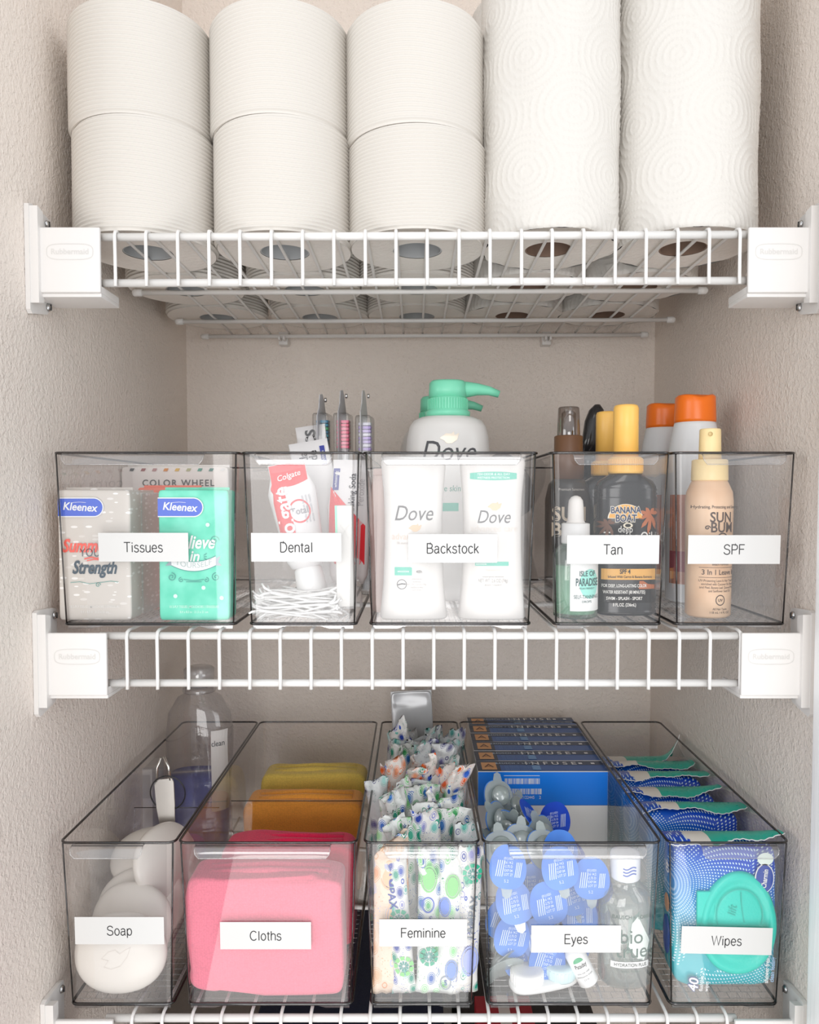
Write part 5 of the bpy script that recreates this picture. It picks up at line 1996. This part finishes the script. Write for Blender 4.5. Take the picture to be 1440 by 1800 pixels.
# eye drops, leaning
t = thing('eye_drop_bottle', 'small white eye drop bottle with a green mark, leaning between lens case and solution bottle', 'eye drops', (at(1037, 1752, .022).x, .0240, FB + .0035), (R(-6), R(-27), R(0)))
m = MB()
secs = [(0, .0075, .0075, 2), (.0015, .0090, .0090, 2), (.028, .0090, .0090, 2), (.032, .0070, .0070, 2), (.033, .0055, .0055, 2)]
WH = mat('f6f6f4', .35)
m.loft(secs, WH, 32)
m.obj('bottle_body', t)
MB().lathe([(.0062, .0335), (.0066, .0345), (.0066, .0440), (.0052, .0500), (.0035, .0505)], WH, 28).obj('cap', t)
m = MB()
S = surf(secs)
m.disc(S, 0, .0235, .0045, .0040, mat('2aa56c', .4), .0003, 20, 0, 180)
m.text(S, 'Pataday', .0050, .0003, .0200, mat('222326', .4), sx=.7, e=.0003, bold=.015)
for k in range(3):
    m.text(S, ('once daily relief', 'antihistamine drops', '2.5 mL')[k], .0022, 0, .0140 - k * .003, mat('4c4c50', .4), sx=.8, e=.0003)
m.obj('print', t)

# solution bottle
CLS = clear((.95, .97, .965), .10, .06, .10, edge=(.68, .74, .73), milkcol=(.78, .84, .82, 1))
t = thing('lens_solution_bottle', 'clear contact lens solution bottle with white cap and HYDRATION PLUS band', 'bottle', (at(1096, 1740, .036).x, .0350, FB), (0, 0, R(2)))
hs = at(1090, 1545, .036).z - FB
secs = [(0, .0195, .0150, 2.4), (.003, .0222, .0180, 2.6), (hs - .016, .0228, .0185, 2.6), (hs - .008, .0205, .0170, 2.4), (hs - .003, .0150, .0135, 2.2), (hs, .0128, .0128, 2), (hs + .004, .0122, .0122, 2)]
MB().loft(secs, CLS, 48).obj('bottle_body', t)
MB().loft([(.003, .0212, .0170, 2.6), (.075, .0218, .0175, 2.6)], clear((.90, .94, .93), .05, .1, .10, edge=(.7, .75, .75), milkcol=(.7, .78, .76, 1)), 40).obj('solution', t)
m = MB()
m.lathe([(.0124, hs + .003), (.0130, hs + .004), (.0130, hs + .022), (.0122, hs + .0245), (.0090, hs + .0252)], mat('e9ecf0', .3), 40)
S = lambda x, z, e: (x, -math.sqrt(max(0, .0131 ** 2 - x * x)) - e, z)
for k in range(3):
    m.line(S, [(x, hs + .0105 + k * .0028 + .0011 * math.sin(x * 520)) for x in np.linspace(-.0055, .0060, 14)], .0010, mat('3e5fb8', .4), .0003)
m.obj('cap', t)
m = MB()
S = surf(secs)
GT = mat('3a5c52', .5)
m.text(S, 'BAUSCH + LOMB', .0048, .0005, .0655, GT, sx=.9, bold=.01)
m.poly(S, [(.0060, .0665), (.0175, .0430), (.0120, .0270), (.0060, .0290), (-.002, .040), (.0005, .0600)], mat('dfe9e2', .4), .0003)
m.text(S, 'bio', .0175, .0005, .0480, GT, sx=.95, bold=0, e=.0006)
m.text(S, 'true', .0175, .0010, .0355, GT, sx=.95, bold=0, e=.0006)
m.rect(S, -.0165, .0165, .0208, .0262, mat('f6f7f5', .4), .0004, 16)
m.text(S, 'HYDRATION PLUS', .0042, 0, .0235, mat('39413f', .4), sx=.82, e=.0008, bold=.015)
m.text(S, 'Multi-Purpose Solution', .0028, 0, .0285, GT, sx=.8, e=.0006)
m.text(S, 'disinfects · conditions', .0024, 0, .0180, GT, sx=.8, e=.0006)
m.obj('print', t)
m = MB()
T2 = mat('1f9a7c', .35)
S2 = lambda x, z, e: (x, .0125 + e, z)
m.poly(S2, [(.006, .014), (.0145, .016), (.0190, .024), (.0195, .056), (.0150, .050), (.008, .046)], T2)
m.obj('rear_label', t)

# ================================================================ Wipes bin
WM = wipes_mat()
TEALL = mat('16d0bd', .32, bump=.12, bscale=500)
hz0 = at(1262, 1452, .060).z - FB
wc = (XB(1176) + XB(1386)) / 2
ys = [(.0268, .018, 1450, 1262), (.108, .019, 1400, 1225), (.152, .017, 1374, 1190), (.196, .018, 1347, 1160), (.238, .017, 1330, 1140), (.280, .016, 1322, 1135)]
pos = ('front pack of wet wipes with a raised teal lid', 'second wet wipes pack, just behind the lidded one', 'third wet wipes pack from the front', 'fourth wet wipes pack from the front', 'fifth wet wipes pack from the front', 'rearmost wet wipes pack with an upturned corner')
for i, (y, th, py, px) in enumerate(ys):
    h_ = at(px, py, y + .012).z - FB - .003
    x = wc + .0030 + (0, .001, -.001, .0, .001, .0)[i]
    t = thing('wipes_pack', pos[i], 'wet wipes', (x, y, FB + .002), (R(0), R((0, .5, -.5, .4, 0, 0)[i]), 0), 'wet wipes packs in the Wipes bin')

    def WD(v, s=i, h_=h_):
        ed = max(0, abs(v.z) / (h_ / 2) - .72) / .28
        y_ = v.y * (1 - (.62 if v.z > 0 else .12) * ed * ed)
        y_ += .0022 * noise.noise(Vector((v.x * 40 + s * 9, 1, v.z * 34))) + .0032 * ed * noise.noise(Vector((v.x * 90 + s, 4, v.z * 50)))
        x_ = v.x * (1 + (.17 if v.z > 0 else .03) * ed) + .001 * noise.noise(Vector((s, v.z * 30, 1)))
        return Vector((x_, y_, v.z + h_ / 2 + .0010 * noise.noise(Vector((v.x * 50, s, 2))) * ed))
    m = MB()
    m.sq(.0440, th * .92, h_ / 2 - .004, .30, .24, WM, 96, 60, WD)
    m.obj('film_pack', t)
    # crimped seals, wavy, leaning back
    m = MB()
    nx = 40
    vs = []
    for k in range(5):
        q_ = k / 4
        for j in range(nx + 1):
            x_ = -.0500 + .100 * j / nx
            wv = .0040 * math.sin(x_ * 60 + i * 2.3) + .0018 * math.sin(x_ * 170 + i) + .0007 * math.sin(x_ * 900)
            up = (.030 if i == 5 else .006) * max(0, (x_ - .026) / .024) ** 2
            vs.append((x_ * (1 - .03 * (1 - q_)), .010 - .026 * q_ + wv * .8 * q_, h_ - .0035 + .0035 * math.sin(q_ * 2.6) + (wv * .35 + up) * q_))
    w_ = nx + 1
    fs = [[k * w_ + j, k * w_ + j + 1, (k + 1) * w_ + j + 1, (k + 1) * w_ + j] for k in range(4) for j in range(nx)]
    CR = mat('e9e4da', .3)
    stops = [(-.0501, -.031, WM), (-.031, -.012, CR), (-.012, .0501, mat('1fb29c', .28))]
    for a_, b_, mt in stops:
        sel = [f for f in fs if a_ <= (vs[f[0]][0] + vs[f[1]][0]) / 2 < b_]
        m.add(vs, sel, mt, True)
    m.obj('crimped_seal', t)
    m = MB()
    m.tube(vs[4 * w_:], .00045, PURE, 5)
    m.obj('serrated_edge', t)
    if i == 0:
        ztop = at(1280, 1532, y - th).z - FB - .002
        zbot = at(1280, 1712, y - th).z - FB - .002
        zc, hh_ = (ztop + zbot) / 2, (ztop - zbot) / 2
        xc_ = at(1288, 1620, .02).x - x
        m = MB()
        prof = [(1.0, -.0158), (1.0, -.0185), (.96, -.0202), (.86, -.0205), (.80, -.0192), (.70, -.0188), (.66, -.0196), (.60, -.0198), (.3, -.0202), (.02, -.0204)]
        vs = []
        n = 64
        for q_, y_ in prof:
            for k in range(n):
                a = 2 * math.pi * k / n
                vs.append((xc_ + .0325 * q_ * math.copysign(abs(math.cos(a)) ** .95, math.cos(a)) * (1 - .08 * math.sin(a)), y_, zc + hh_ * q_ * math.sin(a)))
        m.add(vs, [[j * n + k, (j + 1) * n + k, (j + 1) * n + (k + 1) % n, j * n + (k + 1) % n] for j in range(len(prof) - 1) for k in range(n)], TEALL)
        m.add(vs[-n:], [list(range(n))], TEALL)
        m.box(xc_ - .0355, xc_ - .0200, -.0192, -.0160, zc - hh_ * .10, zc + hh_ * .62, TEALL, .0012)
        m.obj('teal_lid', t, label='raised oval teal resealable lid')
        m = MB()
        S = flat(-.0202)
        RL = mat('12b5a5', .35)
        m.line(S, [(xc_ + .0195 * math.cos(a), zc + .008 + .0225 * math.sin(a)) for a in np.linspace(R(-20), R(200), 30)], .0009, RL, .0006)
        m.line(S, [(xc_ + .001 + .003 * q_ * q_, zc + .028 - .026 * q_) for q_ in np.linspace(0, 1, 10)], .0008, RL, .0006)
        m.text(S, 'lift', .0100, xc_ - .006, zc + .012, RL, sx=.9, shear=.2, ang=R(80), e=.0006)
        m.obj('embossing', t)
        m = MB()
        S = flat(-.0184)
        D_ = mat('1b3f9e', .3)
        X_, Z_ = .0300, at(1330, 1535, .02).z - FB
        m.disc(S, X_ + .001, Z_, .0082, .0125, PURE, .0010, 28)
        m.disc(S, X_ + .001, Z_, .0073, .0116, D_, .0014, 28)
        m.text(S, 'Charmin', .0062, X_ + .001, Z_, PURE, e=.0018, ang=R(84), bold=.02, sx=.75, shear=.1)
        m.disc(S, X_ + .0015, Z_ + .0165, .0068, .0055, mat('dfeee4', .4), .0010, 20)
        z40 = at(1210, 1718, .02).z - FB
        m.text(S, '40', .0115, -.0276, z40, mat('16357f', .4), ang=R(84), bold=.07, e=.0012, shear=.15)
        m.text(S, '40', .0115, -.0276, z40, PURE, ang=R(84), bold=.015, e=.0016, shear=.15)
        m.text(S, 'flushable', .0046, -.0210, z40 + .001, PURE, ang=R(86), e=.0012, sx=.85)
        m.text(S, 'wipes', .0046, -.0165, z40 - .0015, PURE, ang=R(86), e=.0012, sx=.85)
        m.text(S, 'shower fresh', .0052, .0345, z40 + .013, PURE, ang=R(87), e=.0012, sx=.85, bold=.02)
        m.text(S, 'clean feeling', .0052, .0392, z40 + .013, mat('9fc4e6', .4), ang=R(87), e=.0012, sx=.85, bold=.02)
        m.obj('print', t)
        m = MB()
        SL = lambda z_, v_, e: (-.0443 - e, v_, z_)
        S3 = lambda x_, z_, e: (-.0446 - e, x_, z_)
        m.text(lambda x_, z_, e: (-.0446 - e, -x_, z_), '40', .0105, 0, h_ - .030, PURE, ang=R(-84), bold=.03)
        m.disc(S3, 0, h_ - .062, .006, .008, mat('d79a6a', .4))
        m.disc(S3, 0, h_ - .090, .009, .017, mat('1b50b0', .4))
        m.obj('side_print', t)

# ================================================================ things under the lowest shelf
for nm, lab, cat, x0, x1, y0, y1, z0, z1, c in (
        ('storage_tote', 'dark navy fabric tote below the lowest shelf, between the Cloths and Feminine bins', 'tote', -.17, .03, .10, .39, -.9995, -.56, '141c36'),
        ('storage_tote', 'dark grey tote below the lowest shelf, under the Eyes bin', 'tote', .05, .20, .10, .39, -.9995, -.58, '3a3634'),
        ('storage_tote', 'pale grey tote below the lowest shelf, under the Soap bin', 'tote', -.30, -.185, .10, .39, -.9995, -.62, '8d857e')):
    t = thing(nm, lab, cat, ((x0 + x1) / 2, (y0 + y1) / 2, z0), group='totes under the lowest shelf')
    W_, D_ = (x1 - x0) / 2, (y1 - y0) / 2
    H_ = z1 - z0
    mt = mat(c, .8, bump=.4, bscale=300)
    MB().box(-W_, W_, -D_, D_, 0, H_ - .02, mt, .006).obj('tote_body', t)
    MB().box(-W_ - .001, W_ + .001, -D_ - .002, D_ + .001, H_ - .02, H_, mt, .006).obj('tote_lid', t)
t = thing('gift_box', 'small red box on the grey tote, just visible under the Eyes bin', 'box', (.095, .16, -.5795))
MB().box(-.03, .03, -.03, .03, 0, .03, mat('b01f2e', .5), .001).obj('carton_body', t)
MB().box(-.006, .006, -.0303, .0303, .0005, .0305, mat('e8d8d0', .5)).obj('ribbon', t)
